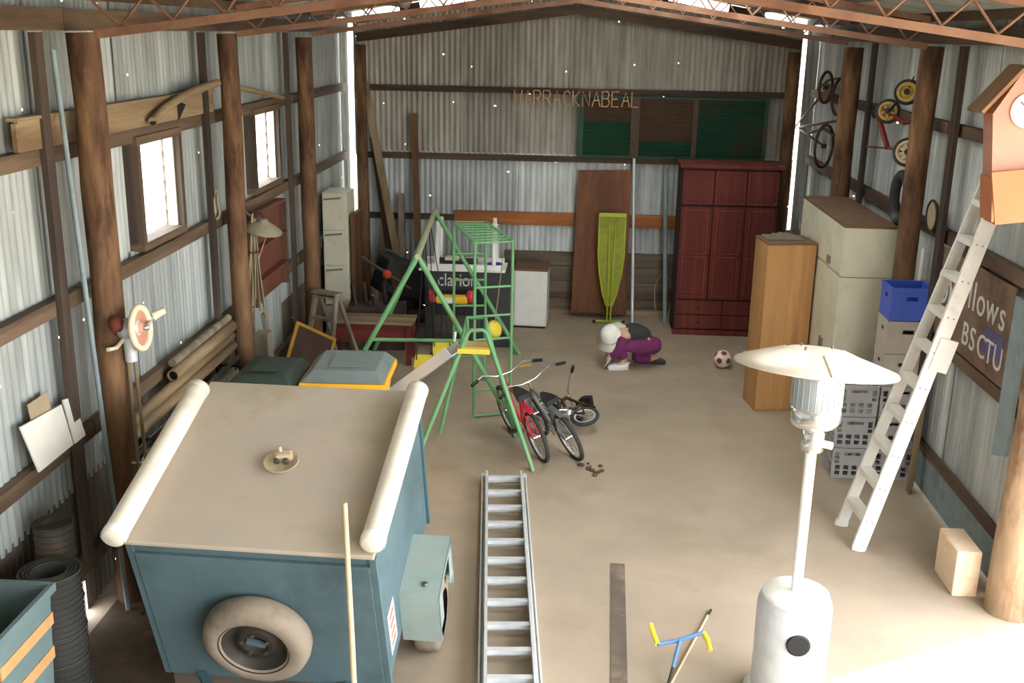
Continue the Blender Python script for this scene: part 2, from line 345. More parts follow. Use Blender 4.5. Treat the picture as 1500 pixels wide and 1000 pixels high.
# left wall, with two window openings
wl = structure('wall_left')
WIN = [(7.62, 8.52), (10.52, 11.48)]
SW = .76
y = YF
while y < YB:
    wd = min(SW, YB+.03-y); hit = None
    for a, b in WIN:
        if y < a < y+wd-.01: wd = a-y
        if a-.001 <= y < b: wd = min(wd, b-y); hit = (a, b)
    if y < 6.2 < y+wd-.01: wd = 6.2-y
    if 6.199 < y < 6.4: wd = min(wd, .20)
    ph = random.random()*6
    off = random.uniform(-.006, .006)
    if hit:
        sheet(wl, (XL+off, y-.04, -.02), (0, 1, 0), (0, 0, 1), (1, 0, 0), wd+.09, 2.30, phase=ph)
        sheet(wl, (XL+off, y-.05, 3.10), (0, 1, 0), (0, 0, 1), (1, 0, 0), wd+.10, EAVE-3.07, phase=ph)
    else:
        lo = .22 if 6.19 < y < 6.3 else -.02
        sheet(wl, (XL+off, y, .90), (0, 1, 0), (0, 0, 1), (1, 0, 0), wd+.05, 2.24-.90, phase=ph)
        sheet(wl, (XL+off-.01, y, lo), (0, 1, 0), (0, 0, 1), (1, 0, 0), wd+.05, .93-lo, material='galv_shade', phase=ph+1.6)  # low row: the dim corner's shade is put into the sheet colour
        sheet(wl, (XL+off-.012, y-.04, 2.18), (0, 1, 0), (0, 0, 1), (1, 0, 0), wd+(.09 if abs(y-8.6) > .3 else .012), EAVE+.03-2.18, phase=ph+.7)
    y += wd
segs = [(YF, POST_Y[0]), (POST_Y[0], POST_Y[1]), (POST_Y[1], POST_Y[2]), (POST_Y[2], YB-.1)]
for a, b in segs:
    for z, h in ((3.13, .10), (2.20, .10), (1.27, .10), (.40, .10)):
        MB().bb(XL+.012, XL+.075, a+.01, b-.01, z-h/2, z+h/2).build('girt', 'girt', wl)
    MB().bb(XL+.012, XL+.13, a+.005, b-.005, EAVE-.2, EAVE-.07).build('eave_beam', 'girt', wl)
for yy in (0.9, 3.75)+POST_Y:
    MB().bb(XL+.076, XL+.115, yy-.36, yy-.26, .46 if yy == POST_Y[0] else 0, EAVE-.21).build('stud', 'stud', wl)
# right wall: starts at the near post, open in front of it
wr = structure('wall_right'); YR0 = 7.22
y = YR0
while y < YB:
    wd = min(SW, YB+.03-y); ph = random.random()*6; off = random.uniform(-.006, .006)
    if wd < .02: break
    sheet(wr, (XR+off, y, .02), (0, 1, 0), (0, 0, 1), (-1, 0, 0), wd+.05, 2.24, material='galv_pale', phase=ph)
    sheet(wr, (XR+off+.012, y-.02, 2.2), (0, 1, 0), (0, 0, 1), (-1, 0, 0), wd+.06, EAVE+.03-2.2, material='galv_pale', phase=ph+1)
    y += wd
for a, b in ((YR0, POST_Y[1]), (POST_Y[1], POST_Y[2]), (POST_Y[2], YB-.1)):
    for z, h in ((3.17, .10), (2.28, .11), (1.38, .10)):
        MB().bb(XR-.075, XR-.012, a+.01, b-.01, z-h/2, z+h/2).build('girt', 'girt', wr)
    MB().bb(XR-.06, XR-.012, a+.01, b-.01, .02, .36).build('skirting_board', 'grey_blue', wr)
    MB().bb(XR-.08, XR-.012, a+.01, b-.01, .361, .42).build('girt', 'girt', wr)
MB().bb(XR-.13, XR-.012, YF, YB-.1, EAVE-.2, EAVE-.07).build('eave_beam', 'girt', wr)
MB().bb(XR-.03, XR+.04, 7.15, 7.26, 0, EAVE-.21).build('gap_cover', 'stud', wr)  # cover board added to stop sunlight leaking past the post
for yy in POST_Y[1:]:
    MB().bb(XR-.14, XR-.101, yy-.34, yy-.22, .42, EAVE-.21).build('stud', 'stud', wr)
# back wall: open slits at both corners and under the roof
wb = structure('wall_back')
x = -3.07; i = 0
GAPX = 4
while x < 3.0:
    wd = min(SW, 3.02-x); ph = random.random()*6; off = random.uniform(-.005, .005)
    sheet(wb, (x, YB+off, .02), (1, 0, 0), (0, 0, 1), (0, -1, 0), wd+.04, 2.24, material='galv_pale', phase=ph)
    x0 = x-.01; g = -.05
    sheet(wb, (x0, YB+off+.014, 2.2), (1, 0, 0), (0, 0, 1), (0, -1, 0), wd-g, 1, material='galv_back', phase=ph+2, top=lambda t, x0=x0: wall_top(x0+t)-2.2)
    x += wd; i += 1
for a, b, m in ((-3.05, -1.0, 'girt_x'), (-1.0, 1.2, 'girt_x'), (1.2, 2.95, 'girt_x')):
    for z in (3.125, 2.20): MB().bb(a+.005, b-.005, YB-.085, YB-.012, z-.04, z+.04).build('girt', m, wb)
MB().bb(-3.05, -1.67, YB-.085, YB-.012, 1.30, 1.38).build('girt', 'girt_x', wb)
for a, b in ((-1.66, .05), (.06, 1.6), (1.61, 2.95)):
    MB().bb(a, b, YB-.085, YB-.012, 1.26, 1.44).build('rail_board', 'orange_x', wb)
for k, (z0, z1) in enumerate(((.02, .21), (.22, .46), (.47, .68), (.69, .88))):
    MB().bb(-.95, 1.6, YB-.06-.006*k, YB-.012, z0, z1).build('lining_board', 'grey_x', wb)
MB().bb(-.6, 1.5, YB-.16, YB-.08, .0, .07).build('bottom_plate', 'timber_x', wb)
for s in (-1, 1):   # sloping rafter on the back wall
    MB().bar((s*3.0, YB-.12, 3.79), (0, YB-.12, 4.20), .07, .12).build('rafter', 'girt_x', wb)
    MB().bar((s*3.0, YB-.06, wall_top(3.0)-.03), (0, YB-.06, wall_top(0)-.03), .05, .05).build('top_batten', 'girt_x', wb)
for x0, wd, zt in ((-3.17, .13, 1.22), (3.0, .14, 1.28), (-3.27, .11, 3.98), (3.10, .18, 3.98)):
    sheet(wb, (x0, YB+.01, .0), (1, 0, 0), (0, 0, 1), (0, -1, 0), wd, zt)
for a, b in ((-2.42, -2.14), (-1.28, 1.22), (2.02, 2.5)):
    n_ = max(1, int((b-a)/1.3)); 
    for k_ in range(n_):
        p, q = a+(b-a)*k_/n_, a+(b-a)*(k_+1)/n_
        for u, v in (((p, min(q, 0)), (max(p, 0), q)) if p < 0 < q else ((p, q),)):
            MB().bar((u, YB-.03, wall_top(u)+.045), (v, YB-.03, wall_top(v)+.045), .03, .10).build('eave_filler', 'girt_x', wb)
# front wall behind the camera
wf = structure('wall_front')
x = -3.25
while x < 1.35:
    wd = min(SW, 1.4-x)
    sheet(wf, (x, YF, 0), (1, 0, 0), (0, 0, 1), (0, 1, 0), wd+.01, 1, phase=random.random()*6, top=lambda t, x=x: wall_top(x+t))
    x += wd
# roof
ce = structure('ceiling')
ADDED_SKY_Y = (8.1, 9.6, 11.2, 12.7)
for s in (-1, 1):
    y = YF-.2; sl = Vector((s*3.45, 0, roof_z(3.45)-RIDGE)); ln = sl.length; sd_ = sl.normalized(); nr = Vector((-s*sd_.z, 0, abs(sd_.x)))
    while y < YB+.12:
        wd = min(SW, YB+.14-y)
        ph = random.random()*6; cut = ln*.52
        if s > 0 and any(abs(y-q) < .4 for q in ADDED_SKY_Y):     # translucent upper sheet added to brighten the back, iron below
            sheet(ce, (0, y, RIDGE+.04), (0, 1, 0), sd_, nr, wd+.02, cut+.05, material='added_skylight', phase=ph)
            sheet(ce, Vector((0, y, RIDGE+.03))+sd_*cut, (0, 1, 0), sd_, nr, wd+.02, ln-cut, material='galv_roof', phase=ph)
        else: sheet(ce, (0, y, RIDGE+.04), (0, 1, 0), sd_, nr, wd+.02, ln, material='galv_roof', phase=ph)
        y += wd
    for t in (.10, .42, .74, .99):
        p = Vector((0, 0, RIDGE-.012))+sl*t*(3.1/3.45)
        MB().bar(p+Vector((0, YF, 0)), p+Vector((0, YB-.16, 0)), .05, .07).build('purlin', 'girt', ce)
MB().bar((0, YF-.2, RIDGE+.07), (0, YB+.14, RIDGE+.07), .25, .012).build('ridge_cap', 'galv_plain', ce)

# windows: louvre blades in timber frames
def window(n, a, b):
    z0, z1 = 2.28, 3.12; o = structure('window_%d' % n)
    for nm, (p, q, r, s) in (('frame_bottom', (a, b, z0, z0+.06)), ('frame_top', (a, b, z1-.06, z1)), ('frame_side', (a, a+.06, z0+.061, z1-.061)), ('frame_side', (b-.06, b, z0+.061, z1-.061))):
        MB().bb(XL-.05, XL+.10, p, q, r, s).build(nm, 'girt' if 'side' not in nm else 'stud', o)
    k = 6; h = (z1-z0-.13)/k
    for i in range(k):
        zc = z0+.065+h*(i+.5)
        MB().box((XL+.01, (a+b)/2, zc), (.006, b-a-.13, h*.98), Matrix.Rotation(math.radians(24), 3, 'Y')).build('louvre_blade', 'glass', o)
    MB().bb(XL-.02, XL+.05, b-.085, b-.0605, z0+.061, z1-.061).build('louvre_rail', 'white_paint', o)
window(1, *WIN[0]); window(2, *WIN[1])

# posts: rough round logs
def post(x, y, r, top, label, bend=0.0, m='log', flare=1.12):
    mb = MB(); k = 9; pts = []; rs = []
    for i in range(k):
        t = i/(k-1); pts.append((x+bend*math.sin(PI*t)+random.uniform(-.006, .006), y+random.uniform(-.006, .006), top*t)); rs.append(r*(1+(flare-1)*(1-t)**3)*random.uniform(.97, 1.03))
    mb.tube(pts, rs, 14); return single(mb, 'timber_post', m, label, 'post', (x, y, 0), 'log posts carrying the roof')
post(-3.01, 6.6, .098, 3.85, 'thick reddish log post beside the first louvre window, long board behind it', .01)
post(-3.03, 9.45, .085, 3.84, 'brown log post between the two louvre windows')
post(-3.03, 12.15, .09, 3.80, 'brown log post with cream drawer cabinet behind it')
post(-2.94, 14.92, .075, 3.70, 'dark slim log post at back corner where timbers lean')
post(2.91, 14.91, .085, 3.70, 'dark log post at back corner beside the dark red wardrobe')
post(3.0, 12.15, .105, 3.80, 'log post behind tall cream cupboard, old bicycle wheels hung on it')
post(3.06, 9.70, .095, 3.84, 'log post behind the blue crate, with tricycle wheels beside it', -.01)
post(3.21, 6.95, .15, 3.85, 'pale weathered log post with frayed foot beside the stone block', 0, 'log_pale', 1.2)

# open-web rafters
def truss(Y, label, m='steel_brown'):
    t = thing('roof_truss', label, 'truss', (0, Y, 3.83), 0, 'steel open-web roof trusses')
    for s in (-1, 1):
        A, B = Vector((s*2.93, Y, 3.84)), Vector((0, Y, 4.235)); C_, D = Vector((s*2.93, Y, roof_z(2.93)-.06)), Vector((0, Y, RIDGE-.10))
        MB().bar(A, B, .05, .05).build('bottom_chord', m, t, world=True)
        MB().bar(C_, D, .05, .05).build('top_chord', m, t, world=True)
        n = 9
        for i in range(n):
            for (p0, p1) in (((i)/n, (i+.5)/n), ((i+1)/n, (i+.5)/n)):
                MB().cyl(C_.lerp(D, p0)+Vector((0, 0, -.026)), A.lerp(B, p1)+Vector((0, 0, .026)), .009, n=6).build('web_rod', m, t, world=True)
    return t
truss(6.6, 'red-brown steel lattice truss spanning from the pale weathered post')
truss(9.45, 'red-brown steel lattice truss resting on post between the windows')
truss(12.15, 'red-brown steel lattice truss closest to the back wall')

# ------------------------------------------------------------------ patio heater
def heater():
    hx, hy = 1.415, 5.78
    t = thing('patio_heater', 'cream and silver gas patio heater with wide dish reflector', 'heater', (hx, hy, 0))
    lean = Vector((.010, .03, 0))
    def P(z): return lean*z
    MB().lathe((0, 0, 0), [(.25, 0), (.26, .02), (.26, .05), (.235, .07)], n=32).build('base_plate', 'alu_dusty', t)
    MB().lathe((0, 0, .07), [(.215, 0), (.22, .02), (.22, .57), (.213, .60), (.195, .62)], n=36).build('tank_housing', 'alu', t, 0)
    MB().lathe((0, 0, .69), [(.196, 0), (.202, .012), (.195, .03), (.05, .038)], n=36).build('housing_lid', 'white_paint', t)
    n = Vector((-.04, -1, 0)).normalized(); c = Vector((0, 0, .49))+n*.216
    MB().lathe(c-n*.02, [(.07, 0), (.07, .026), (.06, .028)], axis=n, n=24).build('vent_hole', 'black_plastic', t)
    MB().cyl((0, 0, .72), P(1.72)+Vector((0, 0, 1.72)), .032, n=16).build('pole', 'white_bright', t)
    b = P(1.72)
    MB().lathe((b.x, b.y, 1.60), [(.036, 0), (.065, .01), (.067, .12), (.05, .14)], n=20).build('gas_valve', 'chrome', t)
    MB().cyl((b.x+.05, b.y-.03, 1.66), (b.x+.10, b.y-.06, 1.66), .022, n=10).build('control_knob', 'white_paint', t)
    MB().lathe((b.x, b.y, 1.75), [(.08, 0), (.13, .02), (.145, .05), (.145, .12), (.138, .13)], n=28).build('burner_housing', 'chrome', t)
    mesh = MB().lathe((b.x, b.y, 1.88), [(.135, 0), (.142, .03), (.142, .17), (.136, .19)], n=28).build('burner_screen', 'heater_mesh', t)
    for k in range(24):
        a = 2*PI*k/24
        MB().cyl((b.x+.143*math.cos(a), b.y+.143*math.sin(a), 1.885), (b.x+.143*math.cos(a), b.y+.143*math.sin(a), 2.065), .002, n=5).build('screen_rib', 'heater_mesh', mesh)
    tl = Matrix.Translation((b.x-.025, b.y, 2.105)) @ Matrix.Rotation(math.radians(3.6), 4, 'Y') @ Matrix.Rotation(math.radians(-8), 4, 'X')
    d = MB().lathe((0, 0, 0), [(.13, .0), (.44, .006), (.458, .0), (.452, .012), (.32, .055), (.18, .098), (.16, .106), (.0, .110)], n=40).tf(tl).build('reflector_dish', 'heater_cream', t)
    for k in range(3):
        a = 2*PI*k/3+.5
        MB().box((.31*math.cos(a), .31*math.sin(a), .060), (.26, .008, .008), Matrix.Rotation(a, 3, 'Z') @ Matrix.Rotation(.31, 3, 'Y')).tf(tl).build('seam_rib', 'heater_cream', d)
    for a in (.6, 2.2, 3.9):
        MB().cyl((.12*math.cos(a), .12*math.sin(a), .10), (.12*math.cos(a), .12*math.sin(a), .125), .006, n=8).tf(tl).build('dish_bolt', 'bolt', d)
heater()

# ------------------------------------------------------------------ box trailer, nose resting low
def trailer():
    zn = 1.2; nr, nl = onz(547, 808, zn), onz(182, 796, zn)
    tilt = math.radians(19); yaw = math.radians(-2.3)
    Wd = (nr-nl).length; Lg = 1.40; Ht = 1.12
    R3 = Matrix.Rotation(yaw, 4, 'Z') @ Matrix.Rotation(tilt, 4, 'X')
    topc = (nr+nl)/2
    org = topc + (R3.to_3x3() @ Vector((0, 0, -Ht)))
    m = Matrix.Translation(org) @ R3; mi = m.inverted()
    t = thing('box_trailer', 'blue enclosed box trailer with dusty tan lid and spare wheel', 'trailer', mtx=m)
    h = Wd/2
    b = MB().bb(-h, h, .012, Lg-.012, 0, Ht-.02).build('body', 'trailer_blue', t, .012)
    MB().bb(-h+.02, h-.02, -.012, .0115, .01, Ht-.09).build('front_panel', 'trailer_blue', t, .004)
    for s in (-1, 1):
        MB().bb(s*h-.018, s*h+.018, -.006, .03, .0, Ht-.03).build('corner_trim', 'trailer_blue', t)
        MB().bb(s*h-.018, s*h+.018, Lg-.03, Lg+.006, .0, Ht-.03).build('corner_trim', 'trailer_trim', t)
    MB().bb(-h-.015, h+.015, -.02, Lg+.02, Ht-.019, Ht+.012).build('lid', 'trailer_lid', t, .008)
    # wheels standing on the floor
    for s in (-1, 1):
        cx = s*(h+.13); wy = .74
        c = Vector((cx, wy, 0))
        z = (m @ c).z; up = mi.to_3x3() @ Vector((0, 0, 1))
        c = c + up*(.25-z)
        ty = MB().lathe(c-Vector((.085, 0, 0)), [(.16, 0), (.225, .004), (.247, .03), (.25, .085), (.247, .14), (.225, .166), (.16, .17)], axis=(1, 0, 0), n=32, caps=False).build('tyre', 'dusty_tyre', t)
        MB().lathe(c-Vector((.06, 0, 0)), [(.0, 0), (.165, .0), (.165, .12), (.11, .09), (.06, .10), (.0, .11)], axis=(1, 0, 0), n=24, caps=False).build('rim', 'dark_hub', ty)
        g = MB()
        y0, y1, zt, zb = c.y-.27, c.y+.24, c.z+.46, c.z+.04
        xi, xo = (h+.001)*s, (h+.25)*s
        poly = lambda x: [Vector((x, y0, zb)), Vector((x, y0, zt)), Vector((x, y1, zt)), Vector((x, y1, zb)), Vector((x, y1-.02, zb)), Vector((x, y1-.02, zt-.02)), Vector((x, y0+.02, zt-.02)), Vector((x, y0+.02, zb))]
        g.prism(poly(xi), (xo-xi, 0, 0))
        g.bb(xo-.004*s, xo, y0, y0+.12, zb+.1, zt); g.bb(xo-.004*s, xo, y1-.12, y1, zb+.1, zt); g.bb(xo-.004*s, xo, y0, y1, zt-.05, zt)
        gu = g.build('wheel_guard', 'guard_green', t)
        MB().lathe((xi+s*.15, y0+.09, zt), [(.02, 0), (.02, .012), (.012, .016)], n=10).build('bolt', 'bolt', gu)
        MB().cyl((s*.2, c.y, c.z), (cx, c.y, c.z), .028, n=8).build('axle', 'dark_metal', t)
    # spare wheel on the front
    n = R3.to_3x3() @ Vector((0, -1, 0)); face = m @ Vector((0, -.012, Ht/2))
    sc = mi @ onplane(377, 937, face + n*.09, n)
    sc.y = -.012
    sp = MB().lathe(Vector((sc.x, -.013, sc.z)), [(.20, .0), (.275, .004), (.308, .04), (.312, .09), (.300, .14), (.262, .165), (.212, .168), (.190, .150)], axis=(0, -1, 0), n=40, caps=False).build('spare_tyre', 'dusty_tyre', t)
    rm = MB().lathe(Vector((sc.x, -.013, sc.z)), [(.200, .160), (.206, .165), (.196, .150), (.165, .105), (.125, .095), (.11, .12), (.07, .125), (.06, .10), (.0, .10)], axis=(0, -1, 0), n=32, caps=False).build('spare_rim', 'dark_hub', t)
    MB().lathe(Vector((sc.x, -.013, sc.z)), [(.0, .0), (.12, .0), (.12, .02), (0, .021)], axis=(0, -1, 0), n=20, caps=False).build('mount_plate', 'trailer_blue', t)
    for k in range(5):
        a = 2*PI*k/5+.4
        MB().cyl((sc.x+.08*math.cos(a), -.12, sc.z+.08*math.sin(a)), (sc.x+.08*math.cos(a), -.15, sc.z+.08*math.sin(a)), .012, n=6).build('wheel_nut', 'bolt', rm)
    MB().box((sc.x, -.125, sc.z), (.11, .02, .035), Matrix.Rotation(.25, 3, 'Y')).build('clamp_bar', 'trailer_blue', t)
    # draw bar
    for s in (-1, 1):
        MB().bar((s*h*.7, -.0, .03), (0, -.55, .03), .05, .05).build('draw_bar', 'trailer_trim', t)
    MB().bar((0, -.5, .03), (0, -.62, .03), .07, .06).build('coupling', 'dark_metal', t)
    # sticker on the side
    st = MB().bb(h+.0005, h+.003, .14, .30, .12, .46).build('sticker', 'sticker_white', t)
    for k in range(4): MB().bb(h+.0031, h+.0045, .17, .27, .16+.075*k, .195+.075*k).build('sticker_print', 'sticker_red', st)
    # two white tubes strapped on top : separate things
    out = []
    for (pn, pf, lab) in (((165, 788), (292, 568), 'white plastic tube on trailer lid along the side facing the wall'), ((545, 797), (612, 570), 'white plastic tube on trailer lid along the side above the wheel')):
        up = R3.to_3x3() @ Vector((0, 0, 1)); pl = m @ Vector((0, 0, Ht+.012+.068))
        a, b_ = onplane(*pn, pl, up), onplane(*pf, pl, up)
        d = (b_-a).normalized()
        mb = MB().lathe(a, [(.0, -.012), (.05, -.010), (.064, .0), (.066, .02), (.066, (b_-a).length-.02), (.06, (b_-a).length), (.0, (b_-a).length+.004)], axis=d, n=24)
        r = thing('white_tube', lab, 'tube', (a+b_)/2-up*.066, group='white tubes on the trailer lid')
        mb.build('tube_shell', 'pvc', r, world=True)
        MB().lathe(a, [(.068, .0), (.0695, .003), (.0695, .045), (.067, .05)], axis=d, n=24, caps=False).build('end_cap', 'white_bright', r, world=True)
        MB().lathe(b_, [(.068, -.05), (.0695, -.045), (.0695, .0), (.06, .006)], axis=d, n=24, caps=False).build('end_cap', 'pvc', r, world=True)
    # dusty dish with a casting in it, lying on the lid
    up = R3.to_3x3() @ Vector((0, 0, 1)); pl = m @ Vector((0, 0, Ht+.012))
    c = onplane(413, 681, pl, up)
    r = thing('dusty_dish', 'small dusty round dish holding an old metal casting on trailer lid', 'dish', mtx=Matrix.Translation(c) @ R3)
    MB().lathe((0, 0, .001), [(.05, 0), (.075, .008), (.10, .03), (.106, .034), (.10, .036), (.07, .018), (.0, .014)], n=28).build('dish_bowl', 'dust_pot', r)
    MB().box((.015, .02, .055), (.10, .055, .05), Matrix.Rotation(.3, 3, 'Z')).build('casting', 'dust_pot', r, .012)
    for dx in (-.02, .035): MB().lathe((dx, -.012, .05), [(.018, 0), (.018, .02), (.012, .024)], axis=(.2, -1, .1), n=12).build('casting_port', 'steel_dark', r)
    MB().cyl((-.005, .03, .08), (-.01, .035, .115), .012, n=8).build('casting_stem', 'dust_pot', r)
    # wooden pole leaning on the front edge
    e = m @ Vector((.5, -.03, Ht))
    p = onplane(508, 800, m @ Vector((0, -.035, Ht)), R3.to_3x3() @ Vector((0, 1, 0)))
    top = ony(503, 730, p.y+.05); d = (p-top).normalized(); foot = p + d*(p.z/-d.z*.999)
    foot = Vector((p.x+.06, p.y-.16, .0)); top = p + (p-foot).normalized()*.24
    single(MB().tube([foot, foot.lerp(top, .5)+Vector((.003, 0, 0)), top], [.017, .016, .014], 10), 'wooden_pole', 'stick', 'slim pale wooden pole leaning against front of blue trailer', 'pole', foot)
trailer()

# ------------------------------------------------------------------ ladders
def floor_ladder():
    a0, a1 = onz(706, 706), onz(703, 1000); b0, b1 = onz(770, 706), onz(790, 1000)
    c0, c1 = (a0+b0)/2, (a1+b1)/2; d = (c1-c0).normalized(); c1 = c1+d*1.3; Wd = .375
    L = (c1-c0).length
    t = thing('floor_ladder', 'aluminium extension ladder lying flat on the concrete floor', 'ladder', c0, math.atan2(d.y, d.x))
    for s in (-1, 1):
        g = MB(); y = s*Wd/2
        g.bb(0, L, y-.012, y+.012, .004, .075); g.bb(0, L, y-.012-s*.0, y-s*.03, .004, .010); g.bb(0, L, y, y-s*.03, .069, .075)
        g.build('rail', 'alu_dusty', t)
        g = MB(); y = s*(Wd/2-.035); g.bb(.05, L, y-.010, y+.010, .076, .135); g.build('fly_rail', 'alu', t)
    n = int(L/.305)
    for i in range(n):
        MB().cyl((.08+.305*i, -Wd/2+.012, .04), (.08+.305*i, Wd/2-.012, .04), .016, n=10).build('rung', 'alu_dusty', t)
        MB().bb(.12+.305*i, .165+.305*i, -Wd/2+.046, Wd/2-.046, .09, .12).build('fly_rung', 'alu', t)
    for s in (-1, 1): MB().bb(-.02, .05, s*Wd/2-.016, s*Wd/2+.016, .0, .08).build('rail_cap', 'alu', t)
floor_ladder()

def wall_ladder():
    f1, f2 = onz(1256, 806), onz(1240, 768)
    t1 = onx(1452, 322, XR-.11); 
    f1 = Vector((f1.x, f1.y, 0)); f2 = Vector((f1.x-.02, f1.y+.47, 0))
    dr = (t1-f1).normalized(); Lg = (t1-f1).length+.55
    # top rests on the wall rail; the direction follows the near rail in view
    nv = ray(1256, 806).cross(ray(1450, 320)); zt_ = 3.05; X = XR-.125
    Yt = -(nv.x*X+nv.z*(zt_-CAM_H))/nv.y
    T1 = Vector((X, Yt, zt_)); T2 = T1+Vector((0, .30, 0)); f2 = f1+Vector((-.03, .44, 0))
    dr = (T1-f1).normalized(); Lg = (T1-f1).length; dr2 = (T2-f2).normalized(); Lg2 = (T2-f2).length
    t = thing('leaning_ladder', 'white aluminium step ladder leaning against the side wall', 'ladder', (f1+f2)/2)
    side = Vector((0, 1, 0)); side = (side-dr*side.dot(dr)).normalized(); nrm = dr.cross(side).normalized()
    for f, dd, ll in ((f1, dr, Lg), (f2, dr2, Lg2)):
        MB().bar(f+dd*.02, f+dd*ll, .03, .11 if f is f1 else .085, up=nrm).build('rail', 'white_paint', t, world=True)
        MB().bar(f, f+dd*.05, .034, .10, up=nrm).build('foot', 'white_paint', t, world=True)
    n = int(Lg/.29)
    for i in range(n):
        p = f1+dr*(.26+.285*i); q = f2+dr2*((.26+.285*i)*Lg2/Lg)
        ax = side*.016
        st = MB().bar(p+ax, q-ax, .095, .045, up=(0, 0, 1)).build('step', 'white_paint', t, world=True)
        for e in (p-side*.016, ):
            for k in (-1, 1): MB().lathe(e+nrm*.022*k, [(.006, 0), (.005, .003)], axis=-side, n=8).build('rivet', 'bolt', st, world=True)
    # hinge bracket part way up
    p = f1+dr*(Lg*.535)
    MB().bar(p-dr*.13-side*.022-nrm*.05, p+dr*.13-side*.022-nrm*.05, .02, .14, up=nrm).build('hinge_plate', 'white_paint', t, .006, world=True)
    MB().bar(p-dr*.05+side*.03-nrm*.10, p-dr*.05+side*.40-nrm*.10, .03, .03).build('spreader_bar', 'alu', t, world=True)
wall_ladder()

# ------------------------------------------------------------------ crates
def grey_crate_mesh():
    W_, D_, H_ = .35, .33, .30; t = .008; out = []
    hs = [(.06, .18, .66, .86), (.30, .72, .76, .86), (.84, .95, .66, .86), (.06, .18, .50, .62), (.84, .95, .50, .62)]
    for j in range(2):
        for i in range(4): hs.append((.09+.215*i, .22+.215*i, .10+.19*j, .24+.19*j))
    hs2 = [(.08, .22, .60, .86), (.36, .66, .74, .86), (.80, .93, .60, .86)] + [(.10+.22*i, .24+.22*i, .10+.19*j, .24+.19*j) for i in range(4) for j in range(2)]
    def f():
        fr = MB().panel((-W_/2, -D_/2, .01), (1, 0, 0), (0, 0, 1), (0, 1, 0), W_, H_-.012, t, hs)
        bk = MB().panel((-W_/2, D_/2-t, .01), (1, 0, 0), (0, 0, 1), (0, 1, 0), W_, H_-.012, t, hs)
        l = MB().panel((-W_/2, -D_/2+t, .01), (0, 1, 0), (0, 0, 1), (1, 0, 0), D_-2*t, H_-.012, t, hs2)
        r = MB().panel((W_/2-t, -D_/2+t, .01), (0, 1, 0), (0, 0, 1), (1, 0, 0), D_-2*t, H_-.012, t, hs2)
        bt = MB().panel((-W_/2+t, -D_/2+t, .0), (1, 0, 0), (0, 1, 0), (0, 0, 1), W_-2*t, D_-2*t, .01, [(.1+.2*i, .2+.2*i, .1+.2*j, .2+.2*j) for i in range(4) for j in range(4)])
        rim = MB(); z0, z1 = H_-.012, H_
        rim.bb(-W_/2-.006, W_/2+.006, -D_/2-.006, -D_/2+t, z0, z1); rim.bb(-W_/2-.006, W_/2+.006, D_/2-t, D_/2+.006, z0, z1)
        rim.bb(-W_/2-.006, -W_/2+t, -D_/2+t, D_/2-t, z0, z1); rim.bb(W_/2-t, W_/2+.006, -D_/2+t, D_/2-t, z0, z1)
        return (('front_wall', fr), ('back_wall', bk), ('side_wall', l), ('side_wall', r), ('bottom_grid', bt), ('rim', rim))
    return f
def tub_crate(root, mt, W_=.36, D_=.33, H_=.30):
    t = .01
    hole = [(.36, .64, .66, .80)]
    MB().panel((-W_/2, -D_/2, .006), (1, 0, 0), (0, 0, 1), (0, 1, 0), W_, H_-.03, t, hole).build('front_wall', mt, root)
    MB().panel((-W_/2, D_/2-t, .006), (1, 0, 0), (0, 0, 1), (0, 1, 0), W_, H_-.03, t, hole).build('back_wall', mt, root)
    for s in (-1, 1): MB().panel((s*(W_/2-t/2)-t/2, -D_/2+t, .006), (0, 1, 0), (0, 0, 1), (1, 0, 0), D_-2*t, H_-.03, t, [(.38, .62, .66, .80)]).build('side_wall', mt, root)
    MB().bb(-W_/2+t, W_/2-t, -D_/2+t, D_/2-t, 0, .012).build('bottom', mt, root)
    rim = MB(); z0, z1 = H_-.024, H_
    for s in (-1, 1):
        rim.bb(-W_/2-.008, W_/2+.008, s*(D_/2-.002)-.009, s*(D_/2-.002)+.009, z0, z1)
        rim.bb(s*(W_/2-.002)-.009, s*(W_/2-.002)+.009, -D_/2+.011, D_/2-.011, z0, z1)
    rim.build('rim', mt, root)
gc = grey_crate_mesh()
proto = thing('milk_crate', 'grey crate', 'crate', (2.68, 9.52, 0), 0, 'grey latticed crates')
for nm, mb in gc(): mb.build(nm, 'crate_grey', proto)
SX = (2.636, 3.016)
names = {(0, 0): 'grey lattice crate at foot of the three-crate stack by wardrobe', (0, 1): 'grey lattice crate in the middle of the three-crate stack', (0, 2): 'grey lattice crate topmost of the three-crate stack',
         (1, 0): 'grey lattice crate at foot of the stack topped by blue crate', (1, 1): 'second grey lattice crate up in stack topped by blue crate', (1, 2): 'third grey lattice crate up, under the beige solid crates'}
for (s, k), lab in names.items():
    c = proto if (s, k) == (0, 0) else copy_tree(proto)
    c.matrix_world = Matrix.Translation((SX[s]+random.uniform(-.006, .006), 9.40+.005*s, .302*k)) @ Matrix.Rotation(random.uniform(-.008, .008), 4, 'Z')
    c['label'] = lab
for k, (mt, nm, lab) in enumerate((('crate_beige', 'solid_crate', 'beige solid-sided crate resting on grey lattice crates'), ('crate_beige', 'solid_crate', 'beige solid-sided crate directly under the blue crate'), ('crate_blue', 'solid_crate', 'open blue plastic crate on top of the crate stack'))):
    r = thing(nm, lab, 'crate', (SX[1]-.01, 9.40, .302*3+.302*k), random.uniform(-.02, .02), 'solid crates on the stack')
    tub_crate(r, mt)

